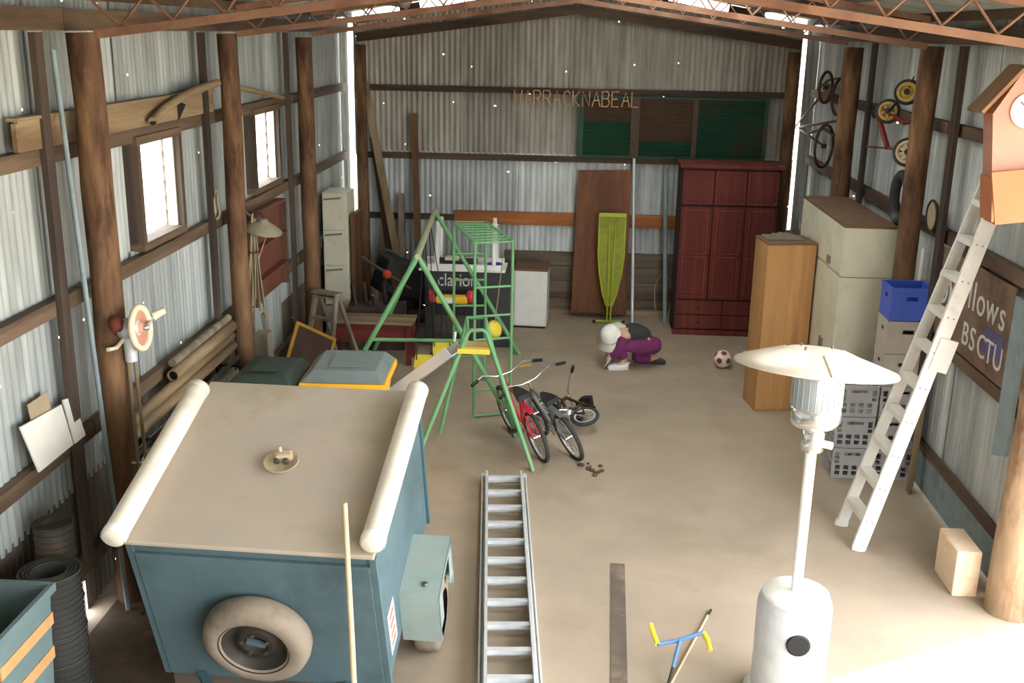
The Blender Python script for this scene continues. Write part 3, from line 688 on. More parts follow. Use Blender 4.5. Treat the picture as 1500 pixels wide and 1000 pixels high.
# ------------------------------------------------------------------ cupboards on the right and at the back
def door_panel(mb_parent, name, mt, x0, x1, y, z0, z1, th=.016, inset=True, handle=None, hm='bolt'):
    d = MB().bb(x0, x1, y-th, y, z0, z1).build(name, mt, mb_parent, .003)
    if inset:
        b = min(.055, (x1-x0)*.18, (z1-z0)*.28)
        MB().bb(x0+b, x1-b, y-th-.008, y-th-.0005, z0+b, z1-b).build('raised_panel', mt, d, .006)
        g = MB(); w_ = .008
        g.bb(x0+.01, x1-.01, y-th-.012, y-th-.0005, z1-.012-w_, z1-.012); g.bb(x0+.01, x1-.01, y-th-.012, y-th-.0005, z0+.012, z0+.012+w_)
        g.bb(x0+.01, x0+.018, y-th-.012, y-th-.0005, z0+.02, z1-.02); g.bb(x1-.018, x1-.01, y-th-.012, y-th-.0005, z0+.02, z1-.02)
        g.build('moulding', mt+'_light' if mt+'_light' in M else mt, d)
    if handle: MB().lathe((handle[0], y-th-.0, handle[1]), [(.006, 0), (.006, .012), (.014, .016), (.012, .026), (0, .028)], axis=(0, -1, 0), n=10).build('knob', hm, d)
    return d
wx0, wx1, wy = 1.43, 2.72, 14.02
t = thing('dark_wardrobe', 'large dark cherry wardrobe with panelled doors against back wall', 'wardrobe', ((wx0+wx1)/2, wy, 0))
hw = (wx1-wx0)/2
MB().bb(-hw, hw, 0, .56, .0, 2.24).build('carcass', 'cherry_dark', t, .006)
MB().bb(-hw-.03, hw+.03, -.035, .58, 2.241, 2.29).build('cornice', 'cherry', t, .008)
MB().bb(-hw-.012, hw+.012, -.03, .0, .0, .07).build('plinth', 'cherry', t, .004)
for k in range(3):
    a = -hw+.015+k*(2*hw-.03)/3; b = a+(2*hw-.03)/3-.018
    door_panel(t, 'upper_door', 'cherry', a, b, -.001, 1.77, 2.21, handle=(b-.03, 1.80))
    d = MB().bb(a, b, -.018, -.001, .50, 1.74).build('door', 'cherry', t, .003)
    for z0, z1 in ((.54, 1.08), (1.12, 1.70)):
        MB().bb(a+.07, b-.07, -.030, -.0185, z0+.02, z1-.02).build('raised_panel', 'cherry', d, .007)
        g = MB()
        for (p, q, r_, s_) in ((a+.045, b-.045, z0, z0+.014), (a+.045, b-.045, z1-.014, z1), (a+.045, a+.059, z0+.014, z1-.014), (b-.059, b-.045, z0+.014, z1-.014)): g.bb(p, q, -.034, -.0185, r_, s_)
        g.build('moulding', 'cherry_light', d)
    MB().lathe((b-.025, -.018, 1.1), [(.006, 0), (.014, .016), (0, .026)], axis=(0, -1, 0), n=10).build('knob', 'dark_metal', d)
for k in range(2):
    for j in range(2):
        a = -hw+.015+k*(2*hw-.03)/2; b = a+(2*hw-.03)/2-.012; z0 = .09+.20*j
        d = MB().bb(a, b, -.018, -.001, z0, z0+.188).build('drawer', 'cherry', t, .004)
        MB().lathe(((a+b)/2, -.018, z0+.09), [(.006, 0), (.014, .016), (0, .026)], axis=(0, -1, 0), n=10).build('knob', 'dark_metal', d)

# tan wardrobe
c0, c1, c2 = onz(1105, 603), onz(1177, 600), onz(1078, 590)
ang = math.radians(8)
t = thing('tan_wardrobe', 'plain tan wood-veneer wardrobe with back turned to the room', 'wardrobe', c0, ang)
MB().bb(0, .52, .012, .44, .0, 1.83).build('carcass', 'tan', t, .004)
MB().bb(.004, .516, .0, .0115, .03, 1.826).build('back_panel', 'tan', t, .002)
MB().bb(-.004, .524, -.003, .45, 1.831, 1.85).build('top_panel', 'brown_top', t, .003)
MB().bb(.01, .51, .4405, .455, .08, 1.82).build('door', 'tan', t, .003)
mm = ROOTM[t.name] @ Vector((.24, .27, 1.851))
cl = MB(); n = 12
hs = [[.012+.05*max(0, 1-((i/n-.5)**2+(j/n-.5)**2)*4.5)*random.uniform(.5, 1.2) for j in range(n+1)] for i in range(n+1)]
vs = [(mm.x+(i/n-.5)*.40, mm.y+(j/n-.5)*.30, mm.z+hs[i][j]) for i in range(n+1) for j in range(n+1)]
cl.add(vs, [(i*(n+1)+j, (i+1)*(n+1)+j, (i+1)*(n+1)+j+1, i*(n+1)+j+1) for i in range(n) for j in range(n)], True)
cl.bb(mm.x-.2, mm.x+.2, mm.y-.15, mm.y+.15, mm.z, mm.z+.008)
single(cl, 'folded_sack', 'grey_cloth', 'crumpled grey-brown sack lying on top of tan wardrobe', 'sack', mm)

# cream cupboard along the right wall
X0, X1, Y0, Y1, ZT = 2.58, 3.07, 10.1, 12.0, 2.18
t = thing('cream_cupboard', 'tall cream double-decker cupboard with brown top along side wall', 'cupboard', (X0, Y0, 0))
MB().bb(X0+.02, X1, Y0, Y1, 0, 1.70).build('lower_carcass', 'cream', t, .004, world=True)
MB().bb(X0+.02, X1, Y0, Y1, 1.706, ZT).build('upper_carcass', 'cream', t, .004, world=True)
MB().bb(X0, X1+.005, Y0-.005, Y1+.01, ZT+.001, ZT+.022).build('top_board', 'brown_top', t, world=True)
k = 4
for i in range(k):
    a = Y0+.004+i*(Y1-Y0)/k; b = a+(Y1-Y0)/k-.008
    d = MB().bb(X0+.001, X0+.019, a, b, .06, 1.695).build('lower_door', 'cream', t, .002, world=True)
    MB().bb(X0-.014, X0+.0005, b-.05 if i % 2 == 0 else a+.03, b-.03 if i % 2 == 0 else a+.05, .86, .98).build('handle', 'cream_dark', d, world=True)
    d = MB().bb(X0+.001, X0+.019, a, b, 1.715, ZT-.004).build('upper_door', 'cream', t, .002, world=True)
    MB().bb(X0-.014, X0+.0005, b-.05 if i % 2 == 0 else a+.03, b-.03 if i % 2 == 0 else a+.05, 1.74, 1.82).build('handle', 'cream_dark', d, world=True)

# ------------------------------------------------------------------ on the back wall
def back_things():
    # plywood sheet leaning
    a, b = ony(847, 249, 14.96), ony(925, 249, 14.96); c, d = onz(838, 440), onz(918, 440)
    Yb = 14.72
    c, d = ony(837, 438, Yb), ony(918, 438, Yb); c.z = d.z = .075
    g = MB().prism([c, d, b, a], (0, .018, 0))
    single(g, 'plywood_sheet', 'ply', 'tall brown plywood sheet leaning on wall behind ironing board', 'sheet', (c+d)/2)
    # ironing board standing on its foot
    base = ony(892, 455, 14.45); base.z = 0
    top = ony(892, 312, 14.62)
    Hh = top.z
    t = thing('ironing_board', 'folded lime green ironing board standing in front of plywood sheet', 'ironing board', base)
    lean = .10
    P = lambda x, z, y=0: Vector((x, lean*z/Hh+y, z))
    w2 = .18
    outl = [(-w2, Hh), (w2, Hh), (w2*1.0, Hh*.62), (w2*.85, Hh*.45), (w2*.55, Hh*.27), (w2*.25, Hh*.16), (-w2*.25, Hh*.16), (-w2*.55, Hh*.27), (-w2*.85, Hh*.45), (-w2, Hh*.62)]
    bd = MB().prism([P(x, z, .03) for x, z in outl], (0, .022, 0)).build('board', 'lime_cover', t)
    MB().tube([P(x, z, .03) for x, z in outl], .011, 8, closed=True).build('rim_tube', 'lime', bd)
    for s in (-1, 1): MB().tube([P(s*.025, .05, -.0), P(s*.03, Hh*.5, 0), P(s*.045, Hh*.93, .0)], .011, 8).build('leg', 'lime', t)
    MB().tube([P(-.20, .03, -.0), P(.20, .03, -.0)], .016, 8).build('foot_bar', 'lime', t)
    for s in (-1, 1): MB().lathe(P(s*.2, .03), [(.02, -.02), (.021, 0), (.018, .024)], axis=(s, 0, 0), n=10).build('rubber_foot', 'black_plastic', t)
    MB().bar(P(-w2, Hh-.015, .01), P(w2, Hh-.015, .01), .03, .05).build('top_bracket', 'lime', t)
    # silver pole leaning
    p0 = ony(927, 457, 14.4); p0.z = 0; p1 = ony(929, 232, 14.97)
    single(MB().cyl(p0, p1, .022, n=12), 'metal_pole', 'alu', 'straight silver metal pole leaning beside plywood sheet', 'pole', p0)
    p0 = ony(974, 470, 14.55); p0.z = 0; p1 = ony(975, 245, 14.97)
    single(MB().cyl(p0, p1, .03, n=12), 'grey_downpipe', 'grey_blue', 'dull grey pipe leaning in gap beside dark wardrobe', 'pipe', p0)
    # hose loop
    c = ony(972, 425, 14.7)
    pts = [Vector((c.x+.15*math.cos(a)*(.8+.05*math.sin(3*a)), 14.80-.12*(1-math.sin(a))*.5, .33+.325*math.sin(a))) for a in [2*PI*i/20 for i in range(20)]]
    single(MB().tube(pts, .008, 6, closed=True), 'wire_loop', 'straw', 'loop of pale hose hanging down beside grey pipe', 'hose', (c.x, 14.75, 0))
    # green shutter of slats
    t = thing('slatted_shutter', 'dark green slatted shutter with rusty patches high on back wall', 'shutter', (1.35, 14.99, 2.25))
    x0, x1, z0, z1, Y = .06, 2.64, 2.245, 3.08, 15.0
    for nm, r in (('frame_rail', (x0, x1, z0, z0+.03)), ('frame_rail', (x0, x1, z1-.03, z1)), ('frame_stile', (x0, x0+.07, z0+.03, z1-.03)), ('frame_stile', (x1-.05, x1, z0+.03, z1-.03))):
        MB().bb(r[0], r[1], Y-.04, Y, r[2], r[3]).build(nm, 'shutter_green', t, world=True)
    MB().bb(.78, .90, Y-.05, Y-.005, z0+.03, z1-.03).build('frame_stile', 'shutter_brown', t, world=True)
    MB().bb(1.62, 1.69, Y-.05, Y-.005, z0+.03, z1-.03).build('frame_stile', 'shutter_brown', t, world=True)
    n = 15; hh = (z1-z0-.06)/n
    for (a, b, m) in ((x0+.071, .779, 'shutter_green'), (.901, 1.619, 'shutter_brown'), (1.691, x1-.051, 'shutter_green')):
        for i in range(n):
            mm_ = 'shutter_green' if (m == 'shutter_brown' and i < 4) else ('shutter_brown' if (a < .5 and i > 8) else m)
            MB().box(((a+b)/2, Y-.022, z0+.03+hh*(i+.5)), (b-a, .008, hh*1.05), Matrix.Rotation(.45, 3, 'X')).build('slat', mm_, t, world=True)
    # town name in stick letters
    G = {'W': [[(0, 1), (.25, 0), (.5, .7), (.75, 0), (1, 1)]], 'A': [[(0, 0), (.5, 1), (1, 0)], [(.2, .4), (.8, .4)]], 'R': [[(0, 0), (0, 1), (.7, 1), (.9, .78), (.7, .5), (0, .5)], [(.4, .5), (.95, 0)]],
         'C': [[(.95, .8), (.6, 1), (.2, .9), (0, .5), (.2, .1), (.6, 0), (.95, .2)]], 'K': [[(0, 0), (0, 1)], [(.9, 1), (0, .45), (.9, 0)]], 'N': [[(0, 0), (0, 1), (.9, 0), (.9, 1)]],
         'B': [[(0, 0), (0, 1), (.7, 1), (.85, .78), (.7, .53), (0, .53)], [(.7, .53), (.95, .28), (.7, 0), (0, 0)]], 'E': [[(.85, 1), (0, 1), (0, 0), (.85, 0)], [(0, .5), (.7, .5)]], 'L': [[(0, 1), (0, 0), (.85, 0)]]}
    a, b = ony(752, 152, 14.98), ony(938, 154, 14.98); word = 'WARRACKNABEAL'
    t = thing('town_name_sign', 'tan stick letters spelling WARRACKNABEAL on the back wall rail', 'sign', (a.x, 14.98, a.z))
    stp = (b.x-a.x)/len(word)
    for i, ch in enumerate(word):
        g = MB()
        for st in G[ch]:
            g.tube([(a.x+stp*(i+.08+.8*px), 14.945, a.z-.01+.20*pz) for px, pz in st], .0105, 6)
        g.build('letter', 'letter_tan', t, world=True)
    # white appliance
    c = onz(751, 480)
    Wd = (onz(800, 480)-c).x
    t = thing('white_cabinet', 'squat white appliance cabinet standing against the back wall', 'appliance', (c.x+Wd/2, c.y, 0), -.04)
    MB().bb(-Wd/2, Wd/2, .0, .52, .03, .80).build('body', 'white_paint', t, .012)
    MB().bb(-Wd/2-.006, Wd/2+.006, -.006, .53, .801, .83).build('top_lid', 'brown_top', t, .006)
    MB().bb(-Wd/2+.02, Wd/2-.02, -.014, -.0005, .06, .78).build('door', 'white_paint', t, .005)
    MB().bb(-Wd/2+.02, Wd/2-.02, .02, .5, .0, .029).build('plinth', 'black_plastic', t)
    # leaning timbers at back-left corner
    def plank(p, q, wd, th, m, label, nm='leaning_timber'):
        single(MB().bar(p, q, wd, th, up=(0, 1, 0)), nm, m, label, 'timber', p, 'timbers leaning in the back corner')
    a = ony(591, 415, 14.55); a.z = 0; a.x = -2.28
    plank(Vector((-2.25, 14.5, 0)), ony(534, 120, 14.97), .10, .045, 'timber_z', 'long pale timber leaning steeply across the back corner')
    plank(Vector((-2.42, 14.68, 0)), ony(548, 200, 15.0), .12, .03, 'stud', 'dark plank leaning behind the long pale timber')
    plank(Vector((-2.12, 14.72, 0)), ony(606, 166, 14.98), .09, .05, 'brown_z', 'straight brown timber with square end reaching above second rail')
    plank(Vector((-2.36, 14.78, 0)), ony(587, 283, 14.97), .08, .08, 'grey_z', 'short grey post stub between pale and brown timbers')
    g = MB().prism([Vector((-2.72, 14.72, 0)), Vector((-2.46, 14.72, 0)), Vector((-2.46, 15.0, 1.2)), Vector((-2.72, 15.0, 1.2))], (0, .016, 0))
    single(g, 'brown_sheet', 'card_brown', 'dull brown board standing behind the mower in back corner', 'board')
back_things()

# ------------------------------------------------------------------ play set
def playset():
    A = onz(612, 375, 1.8); B = onz(637, 309, 1.8)
    t = thing('swing_set', 'green tubular swing and slide set with yellow seats', 'swing set', ((A.x+B.x)/2, (A.y+B.y)/2, 0))
    g = 'play_green'
    def tb(name, pts, r=.022, m=g, parent=t): return MB().tube([Vector(p) for p in pts], r, 10).build(name, m, parent, world=True)
    d = (B-A).normalized()
    tb('ridge_pole', [A-d*.03, B+d*.03], .028, 'play_dusty')
    side = Vector((d.y, -d.x, 0))
    for apex, sp in ((A, (1.0, 1.0)), (B, (.78, 1.06))):
        l = [Vector((apex.x, apex.y, 0))-side*sp[0], Vector((apex.x, apex.y, 0))+side*sp[1]]
        for foot in l: tb('leg', [apex, foot], .026)
        if apex is A: tb('cross_bar', [apex.lerp(l[0], .47), apex.lerp(l[1], .47)], .018)
    # climbing tower
    n1, n2 = onz(694, 612), onz(747, 607); f1, f2 = onz(665, 325, 1.86), onz(712, 325, 1.86)
    n1.z = n2.z = 0; H = 1.86
    up = Vector((0, 0, 1))
    N1, N2 = n1+up*H, n2+up*H
    for p, q in ((n1, N1), (n2, N2), (Vector((f1.x, f1.y, 0)), f1), (Vector((f2.x, f2.y, 0)), f2)): tb('tower_post', [p, q], .016)
    tb('top_rail', [f1, N1], .016); tb('top_rail', [f2, N2], .016)
    for k in range(9): tb('overhead_rung', [f1.lerp(N1, k/8), f2.lerp(N2, k/8)], .010)
    for z in (.02, .30, .85, 1.1, 1.4): tb('tower_rung', [n1+up*z, n2+up*z], .012)
    for z in (.3, .6, .9, 1.2, 1.5): tb('tower_rung', [Vector((f1.x, f1.y, z)), Vector((f2.x, f2.y, z))], .012)
    # slide stand
    r0 = onz(781, 690); Yb = r0.y
    aL, aR = ony(685, 488, Yb+.25), ony(713, 488, Yb+.25); l0 = onz(600, 690); l0 = Vector((l0.x+.02, Yb+.02, 0)); r0.z = 0
    tb('stand_leg', [aR, r0], .022); tb('stand_leg', [aL, l0], .022); tb('stand_hoop', [aL, aL.lerp(aR, .2)+up*.03, aL.lerp(aR, .8)+up*.03, aR], .018)
    bk = Vector((-.06, .55, 0)); tb('stand_leg', [aR+bk, r0+bk+Vector((-.15, .3, 0))], .018); tb('stand_leg', [aL+bk, l0+bk+Vector((.2, .3, 0))], .018)
    for p in (aL, aR): tb('stand_bar', [p, p+bk], .016)
    tb('stand_bar', [aL+bk, aR+bk], .016)
    pl = ony(694, 514, Yb+.22)
    yel = MB().box(pl+Vector((0, .10, 0)), (.30, .26, .05), Matrix.Rotation(.0, 3, 'Z')).build('platform', 'play_yellow', t, .008, world=True)
    MB().box(pl+Vector((0, .115, .027)), (.27, .21, .012)).build('platform_board', 'board_tan', yel, .003, world=True)
    s0 = ony(663, 520, Yb+.2); s1 = onz(540, 608, .30)
    dd = (s1-s0).normalized(); wv = dd.cross(up).normalized(); nn = wv.cross(dd)
    hw = .115
    sl = MB()
    prof = [(-hw, .09), (-hw+.01, .0), (hw-.01, .0), (hw, .09), (hw+.012, .09), (hw+.002, -.012), (-hw-.002, -.012), (-hw-.012, .09)]
    path = [s0-dd*.05, s0.lerp(s1, .33), s0.lerp(s1, .66), s1, s1+Vector((dd.x, dd.y, 0)).normalized()*.25-up*.10]
    vs = []
    for p in path: vs += [p+wv*x+nn*z for x, z in prof]
    k = len(prof); fs = [(i*k+j, i*k+(j+1) % k, (i+1)*k+(j+1) % k, (i+1)*k+j) for i in range(len(path)-1) for j in range(k)]+[tuple(range(k)), tuple(range((len(path)-1)*k, len(path)*k))]
    sl.add(vs, fs); so_ = sl.build('slide_chute', 'slide_metal', t, world=True)
    MB().tube([s0-dd*.03+wv*hw+nn*.10, s0-dd*.10+wv*hw*.9+nn*.16], .012, 8).build('slide_lip', 'plastic_white', so_, world=True)
    tb('slide_prop', [s1-nn*.02, Vector((s1.x, s1.y, 0))], .016)
    # swings: hanger rods and yellow seats
    def swing(pix, z, f, kind):
        p = onz(*pix, z); hang = A+(B-A)*f
        root = None
        seat = MB()
        if kind == 'seat': seat.box(p, (.22, .035, .17), Matrix.Rotation(math.radians(-50), 3, 'X'))
        else: seat.lathe(p, [(.0, -.05), (.06, -.045), (.085, 0), (.06, .045), (0, .05)], axis=(.7, -.4, .5), n=16)
        so = seat.build('swing_seat', 'play_yellow', t, world=True)
        for s in (-1, 1):
            MB().tube([hang+d*s*.10-up*.02, p+Vector((s*.09, 0, .02))], .006, 6).build('hanger_rod', 'black_plastic', so, world=True)
    swing((622, 530), .42, .34, 'seat'); swing((648, 510), .40, .66, 'seat')
    c = ony(724, 482, 11.0)
    kn = MB().lathe(c, [(.0, -.04), (.07, -.035), (.10, 0), (.07, .035), (0, .04)], axis=(.6, -.7, .4), n=16).build('yellow_disc', 'play_yellow', t, world=True)
    MB().tube([c, Vector((N2.x-.1, N2.y+.4, 1.86)), ], .006, 6).build('disc_rope', 'straw', kn, world=True)
playset()

# ------------------------------------------------------------------ bicycles
def bicycle(root, r, wb, fm, small=True, white=True):
    """local: x forward, wheels in the xz plane, ground at z = 0"""
    for k, cx in enumerate((0, wb)):
        w_ = MB().ring((cx, 0, r), (0, 1, 0), r-.02, .021, 28, 8).build('tyre', 'black_rubber', root)
        MB().ring((cx, 0, r), (0, 1, 0), r-.045, .009, 28, 6, 1.4).build('rim', 'alu', w_)
        MB().cyl((cx, -.035, r), (cx, .035, r), .016, n=10).build('hub', 'chrome', w_)
        sp = MB()
        for i in range(14):
            a = 2*PI*i/14; sp.cyl((cx+.014*math.cos(a+1), .018*(-1)**i, r+.014*math.sin(a+1)), (cx+(r-.05)*math.cos(a), 0, r+(r-.05)*math.sin(a)), .0022, n=4)
        sp.build('spokes', 'wire_grey', w_)
    bb_ = (wb*.44, 0, r*.95); hd0 = (wb*.80, 0, r*2.05); hd1 = (wb*.76, 0, r*2.45); st = (wb*.30, 0, r*2.15)
    def tb(n, pts, rad=.016, m=fm): return MB().tube(pts, rad, 8).build(n, m, root)
    tb('down_tube', [bb_, hd0], .019); tb('top_tube', [st, hd1], .016); tb('seat_tube', [bb_, st, (wb*.27, 0, r*2.35)], .016); tb('head_tube', [hd0, hd1], .021)
    for s in (-1, 1):
        tb('chain_stay', [bb_, (0, .04*s, r)], .010); tb('seat_stay', [st, (0, .04*s, r)], .009); tb('fork_blade', [hd0, (wb*.84, .045*s, r*1.9), (wb, .045*s, r)], .012, 'chrome' if white else fm)
    tb('stem', [hd1, (wb*.75, 0, r*2.75)], .014, 'chrome')
    hb = tb('handlebar', [(wb*.62, -.30, r*3.05), (wb*.70, -.22, r*3.05), (wb*.75, -.08, r*2.78), (wb*.75, .08, r*2.78), (wb*.70, .22, r*3.05), (wb*.62, .30, r*3.05)], .012, 'chrome')
    for s in (-1, 1): MB().cyl((wb*.62, .29*s, r*3.05), (wb*.55, .37*s, r*3.04), .017, n=10).build('grip', 'black_plastic', hb)
    sd = MB().prism([(wb*.10, -.07, r*2.42), (wb*.10, .07, r*2.42), (wb*.28, .05, r*2.42), (wb*.42, .018, r*2.42), (wb*.42, -.018, r*2.42), (wb*.28, -.05, r*2.42)], (0, 0, .05)).build('saddle', 'black_plastic', root, .015)
    MB().lathe((wb*.44, .02, r*.95), [(.0, 0), (.07, 0), (.07, .008), (0, .009)], axis=(0, 1, 0), n=20).build('chainring', 'chrome', root)
    for s in (-1, 1):
        cr = MB().tube([(wb*.44, s*.04, r*.95), (wb*.44+s*.09, s*.06, r*.95-s*.06)], .009, 6).build('crank', 'chrome', root)
        MB().box((wb*.44+s*.09, s*.10, r*.95-s*.06), (.07, .07, .02)).build('pedal', 'black_plastic', cr, .004)
    MB().bar((-.04, 0, r*2.04), (.20, 0, r*2.1), .055, .01).build('mudguard', fm, root)
def bike_at(px, head, lean, lift, label, r, wb_, m, white):
    p = onz(*px); d = Vector((math.cos(head), math.sin(head), 0))
    mtx = Matrix.Translation(Vector((p.x, p.y, lift))+d*r*.85) @ Matrix.Rotation(head, 4, 'Z') @ Matrix.Rotation(lean, 4, 'X')
    b_ = thing('bicycle', label, 'bicycle', mtx=mtx); bicycle(b_, r, wb_, m, white=white); return b_
bike_at((808, 688), math.radians(114), math.radians(-15), 0.0, 'red child bicycle with chrome handlebar leaning upright by the swing set', .26, .80, 'bike_red', True)
bike_at((860, 684), math.radians(118), math.radians(-22), 0.0, 'grey child bicycle leaning over towards the red one', .25, .72, 'bike_grey', False)
bike_at((862, 640), math.radians(150), math.radians(70), .10, 'small dark child bicycle lying on its side behind the grey one', .15, .45, 'bike_dark', False)
c = onz(866, 690)
g = MB()
for k in range(14):
    a = random.uniform(0, 6.28); q = random.random()*.13
    g.ball((c.x+q*math.cos(a), c.y+q*math.sin(a)*1.4, .008), random.uniform(.010, .03), 6, (1, 1, .6))
o = single(g, 'soil_crumbs', 'soil', 'scatter of dark soil crumbs on floor beside the bicycles', 'soil'); o['kind'] = 'stuff'

# ------------------------------------------------------------------ hand tool, stick, strip on the floor
def floor_bits():
    z = .16
    P = lambda x, y, zz=z: onz(x, y, zz)
    a, b = P(963, 943), P(1030, 926); mid = P(996, 937)
    foot = onz(972, 1030, .0)
    t = thing('auger_handle', 'blue T-handled hand tool with yellow grips propped on floor', 'hand tool', foot)
    MB().tube([a, a.lerp(b, .35)+Vector((0, 0, -.01)), mid, b], .013, 8).build('handle_bar', 'tool_blue', t, world=True)
    MB().tube([a, P(956, 925, z+.03), P(953, 914, z+.05)], .018, 8).build('grip', 'grip_yellow', t, world=True)
    MB().tube([b, P(1037, 938, z-.03), P(1040, 953, z-.06)], .018, 8).build('grip', 'grip_yellow', t, world=True)
    MB().tube([mid, mid.lerp(foot, .45)], .012, 8).build('stem', 'tool_blue', t, world=True)
    MB().tube([mid.lerp(foot, .44), foot+Vector((0, 0, .012))], .010, 8).build('shaft', 'dark_metal', t, world=True)
    a, b = onz(1041, 895), onz(978, 1012)
    ls = thing('pale_stick', 'pale thin stick with dark tip lying under the blue tool', 'stick', (a+b)/2)
    MB().cyl(a.lerp(b, .08)+Vector((0, 0, .011)), b+Vector((0, 0, .011)), .009, n=8).build('shaft', 'stick', ls, world=True)
    MB().cyl(a+Vector((0, 0, .011)), a.lerp(b, .08)+Vector((0, 0, .011)), .010, n=8).build('dark_tip', 'dark_metal', ls, world=True)
    a, b = onz(905, 826), onz(907, 1000); d = (b-a).normalized()
    single(MB().bar(a+Vector((0, 0, .003)), b+d*1.2+Vector((0, 0, .003)), .105, .006), 'floor_strip', 'strip_dark', 'long narrow dark plank lying flush on the concrete floor', 'plank', a)
floor_bits()

c = onz(768, 536)
single(MB().box((c.x, c.y, .012), (.16, .05, .022), Matrix.Rotation(.5, 3, 'Z')), 'wood_offcut', 'board_tan', 'small pale wood offcut on floor behind the bicycles', 'offcut')

# ------------------------------------------------------------------ football
c = onz(1058, 538); r = .11
t = thing('football', 'white and dark red football near foot of tan wardrobe', 'ball', c)
MB().ball((0, 0, r), r, 20).build('ball_skin', 'ball_white', t)
ph = (1+5**.5)/2
for v in [Vector(q).normalized() for q in [(0, 1, ph), (0, 1, -ph), (0, -1, ph), (0, -1, -ph), (1, ph, 0), (1, -ph, 0), (-1, ph, 0), (-1, -ph, 0), (ph, 0, 1), (ph, 0, -1), (-ph, 0, 1), (-ph, 0, -1)]]:
    if v.z < -.8: continue
    MB().lathe(Vector((0, 0, r)), [(.041, r*.93), (.038, r*.955), (.02, r*1.0), (0, r*1.012)], axis=v, n=5).build('pentagon', 'ball_red', t)

